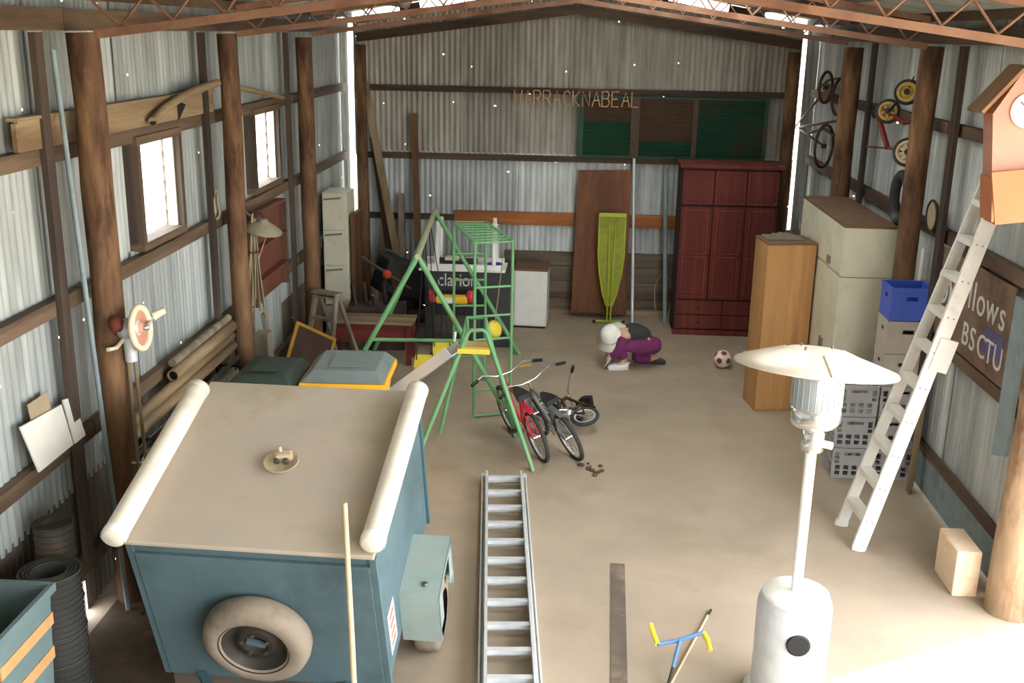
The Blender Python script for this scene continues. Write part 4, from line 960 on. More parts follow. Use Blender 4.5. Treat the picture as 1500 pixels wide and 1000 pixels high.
# ------------------------------------------------------------------ stone block, near post things
def right_near():
    c = onz(1415, 883)
    single(MB().bb(2.86, 3.04, 7.12, 7.52, 0, .36), 'stone_block', 'block_pale', 'pale sandy stone block standing at foot of weathered post', 'block', (2.95, 7.3, 0), None, .012)
    # blue-grey plank standing against the wall beside the post
    single(MB().prism([(XR-.135, 7.24, 1.06), (XR-.135, 7.47, .98), (XR-.135, 7.46, 2.18), (XR-.135, 7.22, 2.18)], (.025, 0, 0)), 'grey_plank', 'grey_blue', 'wide blue-grey plank fixed upright on wall between sign board and weathered post', 'plank')
    a = onx(1360, 540, XR-.14); b = onx(1358, 655, XR-.14)
    single(MB().bar((XR-.17, a.y, .0), (XR-.13, a.y+.03, 1.36), .09, .03, up=(1, 0, 0)), 'tan_batten', 'timber_z', 'tan timber batten standing against wall behind leaning ladder', 'timber')
    # sign board
    t = thing('sign_board', 'weathered brown sign board with white lettering and ring emblem', 'sign', (XR-.1, 8.5, 1.45))
    X = XR-.095
    y0, y1, z0, z1 = 7.56, 9.20, 1.46, 2.21
    MB().bb(X, X+.012, y0, y1, z0, z1).build('board', 'sign_brown', t, world=True)
    MB().bb(X-.003, X-.0005, 7.62, 8.02, 1.62, 1.82).build('colour_band', 'sign_purple', t, world=True)
    ADV = {'l': .28, 'o': .58, 'w': .80, 's': .52, 'B': .66, 'S': .62, 'C': .66, 'T': .60, 'U': .70}
    def letters(s, ys, z, size):
        for i, ch in enumerate(s):
            cu = bpy.data.curves.new('letter', 'FONT'); cu.body = ch; cu.size = size; cu.extrude = .002
            ob = bpy.data.objects.new('letter', cu); COL.objects.link(ob)
            dg = bpy.context.evaluated_depsgraph_get(); me = bpy.data.meshes.new_from_object(ob.evaluated_get(dg))
            bpy.data.objects.remove(ob); bpy.data.curves.remove(cu)
            me.name = 'letter'; me.materials.clear(); me.materials.append(M['letter_white'])
            mtx = Matrix(((0, 0, -1, X-.003), (-1, 0, 0, ys-size*sum(ADV[c_] for c_ in s[:i])), (0, 1, 0, z), (0, 0, 0, 1)))
            me.transform(ROOTM[t.name].inverted() @ mtx)
            o = bpy.data.objects.new('letter', me); COL.objects.link(o); o.parent = t; ROOTM[o.name] = ROOTM[t.name]
    letters('llows', 8.42, 1.86, .33)
    letters('BSCTU', 8.45, 1.56, .26)
    em = MB().ring((X-.004, 8.98, 1.86), (1, 0, 0), .17, .022, 28, 6, .3).build('ring_emblem', 'letter_white', t, world=True)
    MB().ring((X-.004, 8.98, 1.86), (1, 0, 0), .09, .018, 20, 6, .3).build('inner_ring', 'letter_white', em, world=True)
    MB().ball((X-.004, 8.95, 2.11), .04, 12, (.15, 1, 1)).build('emblem_dot', 'letter_white', em, world=True)
    # tan house shaped box hung on the post
    Yh = 6.93
    a = ony(1452, 160, Yh); b = ony(1450, 322, Yh)
    x0 = a.x+.0; zt, zb = a.z, b.z; x1 = x0+.42
    t = thing('wooden_wall_clock', 'terracotta house-shaped wooden clock with round white dial hung on post', 'clock', ((x0+x1)/2, Yh, zb))
    MB().prism([(x0+.03, Yh-.02, zb+.18), (x1-.03, Yh-.02, zb+.18), (x1-.03, Yh-.02, zt), ((x0+x1)/2, Yh-.02, zt+.24), (x0+.03, Yh-.02, zt)], (0, .16, 0)).build('case', 'terracotta', t, world=True)
    mid = Vector(((x0+x1)/2, 0, zt+.27))
    for s in (-1, 1):
        e = Vector((mid.x+s*.26, 0, zt+.02))
        MB().bar(Vector((mid.x, Yh+.06, mid.z)), Vector((e.x, Yh+.06, e.z)), .26, .022, up=(s*.5, 0, 1)).build('roof_slab', 'roof_brown', t, world=True)
    MB().prism([(x0, Yh-.10, zb+.34), (x1, Yh-.10, zb+.34), (x1-.02, Yh-.06, zb), (x0+.04, Yh-.06, zb)], (0, .035, 0)).build('tray_front', 'terracotta_dark', t, world=True)
    MB().bb(x0+.04, x1-.02, Yh-.0599, Yh+.14, zb, zb+.02).build('tray_base', 'terracotta_dark', t, world=True)
    for x in (x0+.015, x1-.045): MB().bb(x, x+.015, Yh-.065, Yh+.14, zb+.02, zb+.30).build('tray_side', 'terracotta_dark', t, world=True)
    c = Vector(((x0+x1)/2+.03, Yh-.021, zt+.0))
    dl = MB().lathe(c, [(.105, 0), (.11, .006), (.105, .012), (0, .013)], axis=(0, -1, 0), n=32).build('dial', 'white_bright', t, world=True)
    MB().bar(c+Vector((0, -.016, 0)), c+Vector((.03, -.016, .05)), .008, .003, up=(0, 1, 0)).build('clock_hand', 'black_plastic', dl, world=True)
    MB().bar(c+Vector((0, -.019, 0)), c+Vector((-.05, -.019, .06)), .006, .003, up=(0, 1, 0)).build('clock_hand', 'black_plastic', dl, world=True)
    t.matrix_world = Matrix.Translation((.06, 0, 0)) @ ROOTM[t.name] @ Matrix.Rotation(math.radians(-7), 4, 'Y')
    # round pan and tyre on the wall
    p = onx(1370, 316, XR-.09)
    pn = thing('hanging_pan', 'shallow brown round pan with dark rim hung above sign board', 'pan', p)
    MB().lathe((0, 0, 0), [(.0, .0), (.12, .0), (.13, -.03)], axis=(1, 0, 0), n=24).build('pan_dish', 'card_brown', pn)
    MB().ring((-.03, 0, 0), (1, 0, 0), .132, .012, 24, 6).build('pan_rim', 'dark_metal', pn)
    p = onx(1320, 290, XR-.12)
    single(MB().ring(p, (1, 0, 0), .22, .05, 28, 10), 'tyre_hoop', 'black_rubber', 'black tyre hung on wall half hidden by log post', 'tyre', p)
    a = onx(1355, 360, XR-.14); 
    single(MB().cyl((XR-.105, 9.59, 0), (XR-.105, 9.59, a.z-.05), .02, n=12), 'white_pipe', 'white_paint', 'short white pipe standing behind blue crate', 'pipe')
right_near()

# ------------------------------------------------------------------ hung cycles on the right wall
def hung_cycles():
    X = XR-.12
    t = thing('red_tricycle', 'red tricycle with yellow spoked wheels hung on side wall', 'tricycle', (X, 10.5, 2.9))
    AX = Vector((-.42, -.88, .18)).normalized(); WU, WV, _ = frame_of(AX)
    def wheel(p, R, m, sp):
        w_ = MB().ring(p, AX, R, .022, 28, 8).build('tyre', 'black_rubber', t, world=True)
        MB().ring(p+AX*.012, AX, R-.022, .020, 28, 6).build('rim', m, w_, world=True)
        if sp == 0:
            MB().lathe(p, [(.0, -.008), (R-.03, -.006), (R-.03, .008), (0, .02)], axis=AX, n=24).build('disc', m, w_, world=True)
        for k in range(sp):
            a = 2*PI*k/sp+.3; MB().bar(p+AX*.012, p+AX*.012+(WU*math.cos(a)+WV*math.sin(a))*(R-.02), .026, .02, up=AX).build('spoke', m, w_, world=True)
        MB().lathe(p, [(.03, -.03), (.03, .03)], axis=AX, n=12).build('hub', 'dark_metal', w_, world=True)
        return p
    a = wheel(onx(1301, 163, X-.05), .10, 'wheel_yellow', 5); b = wheel(onx(1329, 135, X-.02), .10, 'wheel_yellow', 0); c = wheel(onx(1330, 223, X-.05), .115, 'wheel_cream', 9)
    def tb(n, pts, r=.014, m='trike_red'): MB().tube([Vector(p) for p in pts], r, 8).build(n, m, t, world=True)
    tb('axle', [a, b], .012, 'dark_metal')
    tb('frame_tube', [onx(1286, 168, X), onx(1294, 195, X), onx(1300, 216, X)], .028)
    tb('fork', [onx(1300, 216, X), c], .016); tb('handlebar', [onx(1262, 214, X), onx(1300, 217, X)], .010)
    tb('step_plate', [onx(1300, 163, X), onx(1325, 180, X), onx(1335, 178, X)], .02, 'trike_red'); tb('back_fork', [onx(1335, 178, X), c], .012, 'dark_metal')
    tb('hook', [b, onx(1339, 112, X+.02)], .007, 'dark_metal')
    MB().ball(onx(1281, 165, X), .06, 10, (.5, 1, 1)).build('saddle', 'black_plastic', t, world=True)
    # old bicycle in the corner
    t = thing('old_bicycle', 'rusty dark bicycle hung high in the corner by light slit', 'bicycle', (X, 13.4, 2.6))
    for q, R in (((1207, 214), .25), ((1230, 142), .20), ((1210, 128), .18)):
        p = onx(*q, X-.16)
        BX = Vector((.8, -.6, 0)); BU, BV, _ = frame_of(BX)
        w_ = MB().ring(p, BX, R, .018, 28, 8).build('tyre', 'bike_dark', t, world=True)
        sp = MB()
        for k in range(16): sp.cyl(p, p+(BU*math.cos(2*PI*k/16)+BV*math.sin(2*PI*k/16))*R, .002, n=4)
        sp.build('spokes', 'wire', w_, world=True)
        MB().lathe(p, [(.025, -.03), (.025, .03)], axis=(1, 0, 0), n=10).build('hub', 'bike_dark', w_, world=True)
    for n_, q in (('frame_tube', [(1207, 214), (1165, 185)]), ('frame_tube', [(1165, 185), (1205, 138)]), ('frame_tube', [(1205, 138), (1240, 150)]), ('frame_tube', [(1160, 188), (1232, 176)]), ('handlebar', [(1198, 130), (1213, 118), (1235, 113)]), ('mudguard', [(1185, 195), (1207, 188), (1226, 200)])):
        MB().tube([onx(x, y, X-.03) for x, y in q], .016 if n_ != 'mudguard' else .022, 8).build(n_, 'bike_dark' if n_ != 'handlebar' else 'steel_dark', t, world=True)
    MB().prism([onx(1200, 150, X-.05), onx(1212, 122, X-.05), onx(1219, 124, X-.05), onx(1207, 152, X-.05)], (.03, 0, 0)).build('basket_bar', 'steel_brown', t, world=True)
hung_cycles()

# ------------------------------------------------------------------ left wall things
def left_things():
    X = XL+.10
    # wheelie bin
    c = onz(30, 905, 1.0)
    t = thing('wheelie_bin', 'open blue-grey wheelie bin with two orange stripes by wire roll', 'bin', (-2.925, 4.72, 0), 0)
    def shell(b, z0, tp, z1, th):
        g = MB()
        o = [(-1, -1), (1, -1), (1, 1), (-1, 1)]
        outb = [Vector((sx*b[0], sy*b[1], z0)) for sx, sy in o]; outt = [Vector((sx*tp[0], sy*tp[1], z1)) for sx, sy in o]
        inb = [Vector((sx*(b[0]-th), sy*(b[1]-th), z0+th)) for sx, sy in o]; int_ = [Vector((sx*(tp[0]-th), sy*(tp[1]-th), z1)) for sx, sy in o]
        vs = outb+outt+inb+int_; fs = [(3, 2, 1, 0), (8, 9, 10, 11)]
        for i in range(4):
            j = (i+1) % 4; fs += [(i, j, 4+j, 4+i), (4+i, 4+j, 12+j, 12+i), (12+i, 12+j, 8+j, 8+i)]
        return g.add(vs, fs)
    shell((.155, .22), .04, (.185, .28), .98, .012).build('body', 'bin_teal', t, .02)
    rim = MB()
    for s in (-1, 1): rim.bb(-.205, .205, s*.288-.013, s*.288+.013, .95, 1.0); rim.bb(s*.192-.013, s*.192+.013, -.275, .275, .95, 1.0)
    rim.build('rim', 'bin_teal', t)
    MB().bb(-.158, .158, -.24, .24, .55, .56).build('inner_shade_plate', 'bin_shade', t)  # dark plate halfway down stands in for the shade inside
    for z in (.80, .60):
        f = (z-.04)/.94; bx, by = .155+.03*f+.004, .22+.06*f+.004
        g = MB()
        for s in (-1, 1): g.bb(-bx, bx, s*by-.003, s*by+.003, z-.035, z+.035); g.bb(s*bx-.003, s*bx+.003, -by, by, z-.035, z+.035)
        g.build('stripe', 'bin_orange', t)
    for s in (-1, 1): MB().lathe((s*.16, .25, .10), [(.10, -.02), (.10, .02)], axis=(1, 0, 0), n=20).build('wheel', 'black_rubber', t)
    MB().tube([(-.15, .30, .97), (-.15, .33, .97), (.15, .33, .97), (.15, .30, .97)], .014, 8).build('handle', 'bin_teal', t)
    # rolls of wire netting
    def roll(x, y, r, h, m, lab):
        t = thing('wire_roll', lab, 'wire roll', (x, y, 0), 0, 'standing rolls of wire netting')
        g = MB(); n = 22
        MB().lathe((0, 0, 0), [(r*.55, .0), (r*.97, .0), (r*.97, h*.985), (r*.55, h*.985), (r*.55, .0)], n=n, caps=False).build('netting_core', m, t)
        g = MB(); k = 26
        for i in range(k):
            z = .01+(h-.02)*i/(k-1); tl = .006*math.sin(i*1.7)
            g.ring((0, 0, z), (tl*3, tl, 1), r, .003 if i % 5 else .006, n, 5)
        g.build('wire_turns', 'wire_coil', t)['kind'] = 'stuff'
        g = MB()
        for f in (.6, .72, .84, .95): g.ring((0, 0, h*.985+.003), (0, 0, 1), r*f, .006, n, 5)
        g.build('end_coils', 'wire_coil', t)
    roll(-2.90, 5.30, .17, .92, 'wire', 'grey roll of wire netting standing beside wheelie bin')
    roll(-3.02, 5.62, .115, 1.06, 'steel_dark', 'dark taller roll of netting behind the grey wire roll')
    # metal pole standing beside first post
    single(MB().tube([(-2.98, 6.42, 0), (-3.04, 6.40, 1.9), (-3.10, 6.38, 3.75)], .017, 8), 'grey_pole', 'grey_blue', 'thin grey steel pole standing in front of the thick reddish post', 'pole')
    # boards on the rail
    def slab(pts, m, lab, nm, th=.01):
        pts = [Vector(p) for p in pts]; single(MB().prism(pts, (th, 0, 0)), nm, m, lab, 'board', (pts[0]+pts[3])/2)
    z0 = 1.325
    slab([(X+.02, 5.72, z0), (X+.02, 6.17, z0), (X-.02, 6.15, 1.60), (X-.02, 5.64, 1.64)], 'card_white', 'off-white square board resting on wall rail near bin', 'white_board')
    slab([(X+.025, 6.185, z0), (X+.025, 6.335, z0), (X-.02, 6.31, 1.60), (X-.02, 6.175, 1.62)], 'card_white', 'narrow off-white offcut beside the square white board', 'white_offcut')
    slab([(X-.005, 5.83, z0), (X-.005, 6.05, z0), (X-.045, 6.05, 1.72), (X-.045, 5.80, 1.72)], 'card_brown', 'brown card tucked behind the square white board', 'brown_card', .005)
    # long board on upper rail + bent tube
    ls = thing('long_board', 'long tan fascia board lying along upper rail of window wall', 'board', (X-.04, 7.7, 3.185))
    MB().bb(X-.03, X-.005, 5.98, 9.36, 3.185, 3.36).build('board_face', 'timber_y', ls, world=True)
    MB().bb(X-.06, X+.01, 5.96, 9.36, 3.361, 3.38).build('top_edge', 'timber_y', ls, world=True)
    MB().bb(X-.028, X+.0, 5.945, 5.975, 3.19, 3.35).build('end_stop', 'timber_y', ls, world=True)
    pts = [Vector((X+.06, 7.80, 3.22)), Vector((X+.05, 8.05, 3.29)), Vector((X+.05, 8.40, 3.355)), Vector((X+.05, 8.8, 3.40)), Vector((X+.05, 9.34, 3.43))]
    bt = thing('bent_tube', 'curved pale cardboard tube propped over the long tan board', 'tube', pts[0])
    MB().tube(pts, .034, 12).build('tube_wall', 'timber_y', bt, world=True)
    MB().lathe(pts[0], [(.026, 0), (.0, .001)], axis=(0, -1, 0), n=12).build('open_end', 'black_plastic', bt, world=True)
    MB().bar((X-.03, 8.5, 3.19), (X+.03, 8.5, 3.31), .06, .03, up=(0, 1, 0)).build('bracket', 'dark_metal', bt, world=True)
    # second bay stick on upper rail
    a, b = onx(350, 128, X+.03), onx(414, 143, X+.03)
    single(MB().tube([a, b], .025, 8), 'short_stick', 'timber_y', 'short brown stick slanting above the smaller far window', 'stick', b)
    # mounted sprayer / fan with beige wheel on a twin-rod stand
    Xf = -2.78
    c = onx(206, 480, Xf); 
    t = thing('hand_grinder', 'old hand-cranked machine with beige rimmed wheel on tall stand', 'machine', (c.x, c.y, 0))
    ax = Vector((1, -.02, .10)).normalized()
    MB().ring(c, ax, .135, .022, 32, 10).build('wheel_rim', 'fan_cream', t, world=True)
    MB().lathe(c, [(.13, -.02), (.115, .0), (.04, -.015), (.03, .02), (0, .022)], axis=ax, n=28, caps=False).build('wheel_dish', 'fan_pink', t, world=True)
    MB().lathe(c, [(.02, .02), (.02, .05), (0, .052)], axis=ax, n=12).build('wheel_boss', 'chrome', t, world=True)
    bd = c-ax*.08
    MB().lathe(bd, [(.0, -.07), (.06, -.06), (.075, .0), (.06, .06), (.03, .08)], axis=ax, n=20).build('gear_case', 'alu', t, world=True)
    MB().lathe(bd+Vector((-.01, -.07, .05)), [(.03, .0), (.05, -.02), (.055, -.05), (.04, -.07)], axis=ax, n=16).build('hopper', 'rust_red', t, world=True)
    hd = onx(231, 461, Xf+.02)
    ch = MB().tube([c+ax*.05, hd-Vector((.02, .03, .0))], .010, 6).build('crank_arm', 'alu', t, world=True)
    MB().cyl(hd-Vector((.03, .03, .01)), hd+Vector((.03, .04, .02)), .03, .024, n=12).build('crank_handle', 'fan_cream', ch, world=True)
    MB().tube([bd+Vector((-.02, 0, -.05)), bd+Vector((-.06, -.08, -.11)), bd+Vector((-.08, -.16, -.10))], .014, 8).build('spout', 'fan_cream', t, world=True)
    st = bd+Vector((.0, .0, -.06))
    MB().cyl(st, st-Vector((0, 0, .16)), .045, .04, n=14).build('stand_head', 'alu', t, world=True)
    for s in (-1, 1): MB().cyl(st+Vector((.022*s, 0, -.15)), Vector((st.x+.035*s+.03, st.y, .03)), .013, n=8).build('stand_rod', 'timber_z', t, world=True)
    for k in range(3):
        a = 2*PI*k/3+.4; MB().tube([(st.x+.03, st.y, .10), (st.x+.03+.2*math.cos(a), st.y+.2*math.sin(a), .012)], .012, 6).build('stand_foot', 'dark_metal', t, world=True)
    MB().cyl(Vector((st.x-.12, st.y, 1.05)), Vector((st.x+.12, st.y, 1.05)), .010, n=6).build('stand_bar', 'alu', t, world=True)
    # leaning corrugated sheets (horizontal ridges) and lengths of pipe on top
    for k in range(3):
        o = MB().corr((X+.17+.035*k, 6.95+.1*k, .01), (-.13, 0, .99), (0, 1, 0), (.99, 0, .13), 0.93-.03*k, 2.30-.1*k, pitch=.10, amp=.012)
        single(o, 'roofing_sheet', 'galv_plain', ('corrugated roofing sheet leaning closest to the wall', 'corrugated roofing sheet in the middle of the leaning stack', 'outermost corrugated roofing sheet leaning on its long edge')[k], 'sheet', None, 'roofing sheets leaning below windows')
    XP = X+.07
    for k, (y0, y1, z, dx, r, m, lab) in enumerate(((6.78, 9.28, 1.075, .0, .045, 'timber_y', 'thick tan pipe lying along top of leaning roofing sheets'),
            (6.95, 9.30, 1.165, -.015, .042, 'timber_y', 'second tan pipe stacked above the thick tan pipe'),
            (7.80, 9.30, 1.255, -.005, .05, 'timber_y', 'short hollow tan pipe on top of the pipe stack'),
            (6.7, 9.2, 1.00, .085, .02, 'dark_metal', 'thin dark rod lying in front of the tan pipes'),
            (7.85, 9.25, 1.345, -.02, .034, 'grey_z', 'slim grey batten topmost of the pipe stack'))):
        r_ = thing('long_pipe', lab, 'pipe', (XP+dx, y0, z-r), 0, 'lengths of pipe along the window wall')
        if m == 'timber_y':
            MB().lathe((XP+dx, y0, z), [(r*.72, .02), (r*.72, .0), (r, .0), (r, y1-y0), (r*.72, y1-y0)], axis=(0, 1, 0), n=14, caps=False).build('pipe_wall', m, r_, world=True)
            MB().lathe((XP+dx, y0, z), [(r*.71, .019), (0, .02)], axis=(0, 1, 0), n=14, caps=False).build('pipe_bore', 'black_plastic', r_, world=True)
        else:
            MB().cyl((XP+dx, y0, z), (XP+dx, y1, z), r, n=10).build('rod', m, r_, world=True)
    for y, lb in ((7.2, 'dark iron bracket under the pipes beside the round wire guard'), (9.05, 'dark iron bracket under the pipes beside the post between windows')):
        t = thing('shelf_bracket', lb, 'bracket', (XL+.09, y, .9), 0, 'brackets under the pipes')
        MB().bb(XL+.08, XL+.30, y-.02, y+.02, .945, .965).build('arm', 'dark_metal', t, world=True); MB().bb(XL+.08, XL+.10, y-.02, y+.02, .75, .944).build('back_plate', 'dark_metal', t, world=True)
    # round wire cage with red rim
    c = Vector((-2.74, 7.30, .575)); n = Vector((.93, -.30, .22)).normalized()
    t = thing('wire_cage_wheel', 'round wire mesh guard with rusty red rim leaning under pipes', 'guard', (c.x, c.y, 0))
    MB().ring(c, n, .55, .022, 36, 8).build('rim', 'rust_red', t, world=True)
    u, v, _ = frame_of(n)
    for k in range(-6, 7):
        h = math.sqrt(max(0, .55**2-(.085*k)**2))
        for (p, q) in ((u, v), (v, u)): MB().cyl(c+p*.085*k-q*h, c+p*.085*k+q*h, .005, n=5).build('mesh_wire', 'wire_grey', t, world=True)
    # hanging lamp cone, straw bundle, maroon board
    p = onx(384, 334, X+.22)
    t = thing('enamel_shade', 'dusty enamel lamp shade on bracket above bundle of canes', 'lamp shade', p)
    MB().lathe((0, 0, 0), [(.19, -.02), (.195, -.01), (.09, .05), (.05, .065), (.04, .09), (0, .092)], axis=(.25, -.1, 1), n=28, caps=False).build('shade', 'lamp_cone', t)
    MB().tube([(0.02, 0, .08), (.0, 0, .14), (-.23, 0, .15)], .012, 8).build('bracket', 'dark_metal', t)
    a, b = onx(376, 296, X), onx(416, 290, X)
    t = thing('maroon_cupboard', 'maroon wooden wall cupboard hung under the smaller far window', 'cupboard', (X, (a.y+b.y)/2, 1.25))
    MB().bb(X-.02, X+.02, 10.15, 11.22, 1.22, 2.12).build('back_board', 'maroon_board', t, .003, world=True)
    MB().bb(X-.02, X+.08, 11.221, 11.27, 1.22, 2.14).build('side_post', 'brown_z', t, world=True)
    for z in (1.45, 1.78, 2.121): MB().bb(X+.021 if z < 2 else X-.02, X+.10, 10.15, 11.22, z, z+.025).build('shelf', 'maroon_board', t, world=True)
    MB().bb(X-.02, X+.08, 10.10, 10.149, 1.22, 2.14).build('side_post', 'brown_z', t, world=True)
    p = onx(372, 335, X+.15)
    t = thing('cane_bundle', 'bundle of dry pale canes tied and hung in front of maroon cupboard', 'canes', (p.x, p.y, p.z-.9))
    for k in range(16):
        dx, dy = random.uniform(-.05, .05), random.uniform(-.05, .05)
        MB().tube([p+Vector((dx*.3, dy*.3, .10+random.uniform(-.05, .05))), p+Vector((dx, dy-.05, -.35)), p+Vector((dx*2, dy*2.6-.10, -.75+random.uniform(-.12, .12)))], .008, 5).build('cane', 'straw', t, world=True)
    MB().ring(p+Vector((0, -.03, -.22)), (0, .1, 1), .055, .008, 14, 5).build('tie', 'rust_red', t, world=True)
    MB().tube([p+Vector((0, 0, .1)), Vector((X-.02, p.y, p.z+.25))], .005, 5).build('cord', 'straw', t, world=True)
    t = thing('pink_cord', 'thin pinkish cord looped from bracket below lamp shade', 'cord', onx(371, 450, X+.1))
    MB().tube([onx(394, 335, X+.14), onx(381, 372, X+.15), onx(371, 405, X+.12), onx(371, 448, X+.1)], .006, 5).build('cord_run', 'fan_pink', t, world=True)
    # small rope coil on rail by post
    p = onx(315, 300, X)
    single(MB().tube([p+Vector((.01*k % .03, .07*math.cos(k*.7), .13*math.sin(k*.7))) for k in range(20)], .012, 6), 'rope_coil', 'straw', 'small coil of rope hooked on wall rail beside log post', 'rope', p)
left_things()

# ------------------------------------------------------------------ clutter behind the trailer
def bin2(t, body, lid, W_=.29, D_=.36, Hh=1.0, hump=True):
    MB().add([(-.23, -.27, .06), (.23, -.27, .06), (.23, .27, .06), (-.23, .27, .06), (-W_, -D_, Hh), (W_, -D_, Hh), (W_, D_, Hh), (-W_, D_, Hh)], [(3, 2, 1, 0), (0, 1, 5, 4), (1, 2, 6, 5), (2, 3, 7, 6), (3, 0, 4, 7), (4, 5, 6, 7)]).build('body', body, t, .03)
    MB().bb(-W_-.03, W_+.03, -D_-.045, D_+.03, Hh-.07, Hh-.002).build('rim', body, t, .012)
    l = MB().add([(-W_-.02, -D_-.03, Hh+.001), (W_+.02, -D_-.03, Hh+.001), (W_+.02, D_+.03, Hh+.001), (-W_-.02, D_+.03, Hh+.001), (-W_*.80, -D_*.8, Hh+.085), (W_*.80, -D_*.8, Hh+.085), (W_*.80, D_*.9, Hh+.085), (-W_*.80, D_*.9, Hh+.085)], [(3, 2, 1, 0), (0, 1, 5, 4), (1, 2, 6, 5), (2, 3, 7, 6), (3, 0, 4, 7), (4, 5, 6, 7)]).build('lid', lid, t, .012)
    MB().bb(-W_*.45, W_*.45, -D_*.55, D_*.5, Hh+.0855, Hh+.10).build('lid_ridge', lid, l, .006)
    MB().tube([(-W_*.8, D_+.03, Hh-.02), (-W_*.8, D_+.09, Hh-.02), (W_*.8, D_+.09, Hh-.02), (W_*.8, D_+.03, Hh-.02)], .016, 8).build('handle', body, t)
    for s in (-1, 1): MB().lathe((s*.22, .30, .10), [(.10, -.025), (.10, .025)], axis=(1, 0, 0), n=20).build('wheel', 'black_rubber', t)
def clutter():
    c = onz(492, 577, .97)
    t = thing('wheelie_bin', 'yellow wheelie bin with grey lid behind the trailer', 'bin', (c.x, c.y+.57, 0), .03); bin2(t, 'bin_yellow', 'bin_grey', .34, .36, 1.0)
    c = onz(397, 572, .97)
    t = thing('wheelie_bin', 'dark green wheelie bin with closed lid by log post', 'bin', (c.x-.14, c.y+.46, 0), 0); bin2(t, 'bin_green', 'bin_green_lid', .27, .33, .95)
    # timber trestle
    base = onz(472, 534)
    t = thing('step_trestle', 'weathered timber step ladder standing in front of cream cabinet', 'step ladder', (-2.78, 11.72, 0), -.5)
    H = .98
    for s in (-1, 1):
        MB().bar((.20*s, -.22, 0), (.15*s, .02, H), .035, .06, up=(0, 1, 0)).build('front_rail', 'grey_z', t)
        MB().bar((.18*s, .42, 0), (.14*s, .06, H-.02), .03, .04, up=(0, 1, 0)).build('rear_rail', 'grey_z', t)
    for k in range(4):
        z = .2+.25*k; MB().box((0, -.22+.24*z/H, z), (.36-.02*k, .10, .022)).build('tread', 'grey_z', t)
    MB().box((0, .03, H+.011), (.36, .14, .022)).build('top_tread', 'grey_z', t)
    # picture frame with gilt edge leaning near the post
    p = onz(425, 545, .05)
    t = thing('picture_frame', 'large dark picture in gilt frame leaning near green bin', 'picture', (-2.90, 11.0, .0), math.radians(50))
    rot = Matrix.Translation((0, 0, .15)) @ Matrix.Rotation(math.radians(-16), 4, 'X') @ Matrix.Rotation(math.radians(32), 4, 'Y')
    W_, Hh = .55, .62
    MB().bb(-W_/2+.03, W_/2-.03, -.004, .004, .03, Hh-.03).tf(rot).build('canvas', 'bike_dark', t)
    for a, b, c_, d_ in ((-W_/2, W_/2, 0, .035), (-W_/2, W_/2, Hh-.035, Hh), (-W_/2, -W_/2+.035, .0351, Hh-.0351), (W_/2-.035, W_/2, .0351, Hh-.0351)):
        MB().bb(a, b, -.015, .015, c_, d_).tf(rot).build('gilt_moulding', 'gold', t, .004)
    # pale upright added in place of a lit strip of wall sheet
    single(MB().bb(-3.08, -2.94, 9.9, 10.1, 0, 1.0), 'lit_wall_strip', 'grey_z', 'grey square strip standing in for lit wall beside picture frame', 'timber', None, None, .01)
    single(MB().bar((-2.95, 10.35, 0), (-3.10, 10.35, 1.1), .10, .03, up=(1, 0, 0)), 'grey_batten', 'grey_z', 'flat grey slat leaning under the maroon cupboard', 'timber')
    # cream drawer cabinet
    t = thing('drawer_cabinet', 'tall narrow cream cabinet with four drawers behind log post', 'cabinet', (-3.005, 13.32, 0), 0)
    MB().bb(-.16, .16, .012, .50, .0, 1.90).build('carcass', 'cream', t, .006)
    for k in range(4):
        z0 = .05+.46*k
        d = MB().bb(-.15, .15, -.008, .0115, z0, z0+.45).build('drawer', 'cream', t, .004)
        MB().box((-.02, -.018, z0+.40), (.22, .02, .022), Matrix.Rotation(-.10, 3, 'Y')).build('handle', 'cream_dark', d)
    single(MB().bb(-2.82, -2.76, 13.4, 13.85, 0, 1.62), 'brown_board', 'brown_z', 'brown board edge standing beside the cream drawer cabinet', 'board')
    # red bench
    a, b = onz(500, 545), onz(590, 545)
    t = thing('red_bench', 'low dark red timber bench with pale plank top behind swing set', 'bench', (-2.35, 12.25, 0), .0)
    MB().bb(-.52, .50, -.05, .35, .50, .535).build('plank_top', 'timber_x', t, .004)
    MB().bb(-.50, .48, -.02, .0, .28, .499).build('apron', 'red_wood', t)
    MB().bb(-.50, .48, .30, .32, .28, .499).build('apron', 'red_wood', t)
    for x in (-.48, .45):
        for y in (-.02, .32): MB().bb(x-.03, x+.03, y-.03, y+.03, 0, .499 if y > 0 or x < 0 else .499).build('leg', 'red_wood', t)
    # mower
    t = thing('old_mower', 'dark greasy lawn mower with slanted handle and orange-red cap', 'mower', (-2.18, 13.95, 0), .5)
    MB().lathe((0, 0, .10), [(.26, 0), (.30, .02), (.30, .14), (.24, .18), (.12, .20)], n=20).build('deck', 'dark_metal', t)
    MB().lathe((0, 0, .30), [(.10, 0), (.13, .02), (.13, .16), (.09, .2)], n=16).build('engine', 'steel_dark', t)
    MB().box((.10, -.02, .55), (.22, .18, .12)).build('fuel_tank', 'dark_metal', t, .02)
    for x, y in ((-.26, -.26), (.26, -.26), (-.26, .26), (.26, .26)): MB().lathe((x, y, .10), [(.10, -.025), (.10, .025)], axis=(1, 0, 0), n=18).build('wheel', 'black_rubber', t)
    MB().tube([(.22, .20, .18), (.28, -.1, .55), (-.10, .15, 1.0), (-.25, .18, 1.06)], .02, 8).build('handle_tube', 'steel_dark', t)
    MB().tube([(-.22, .20, .18), (-.25, .2, .7), (-.26, .2, 1.05)], .018, 8).build('handle_tube', 'steel_dark', t)
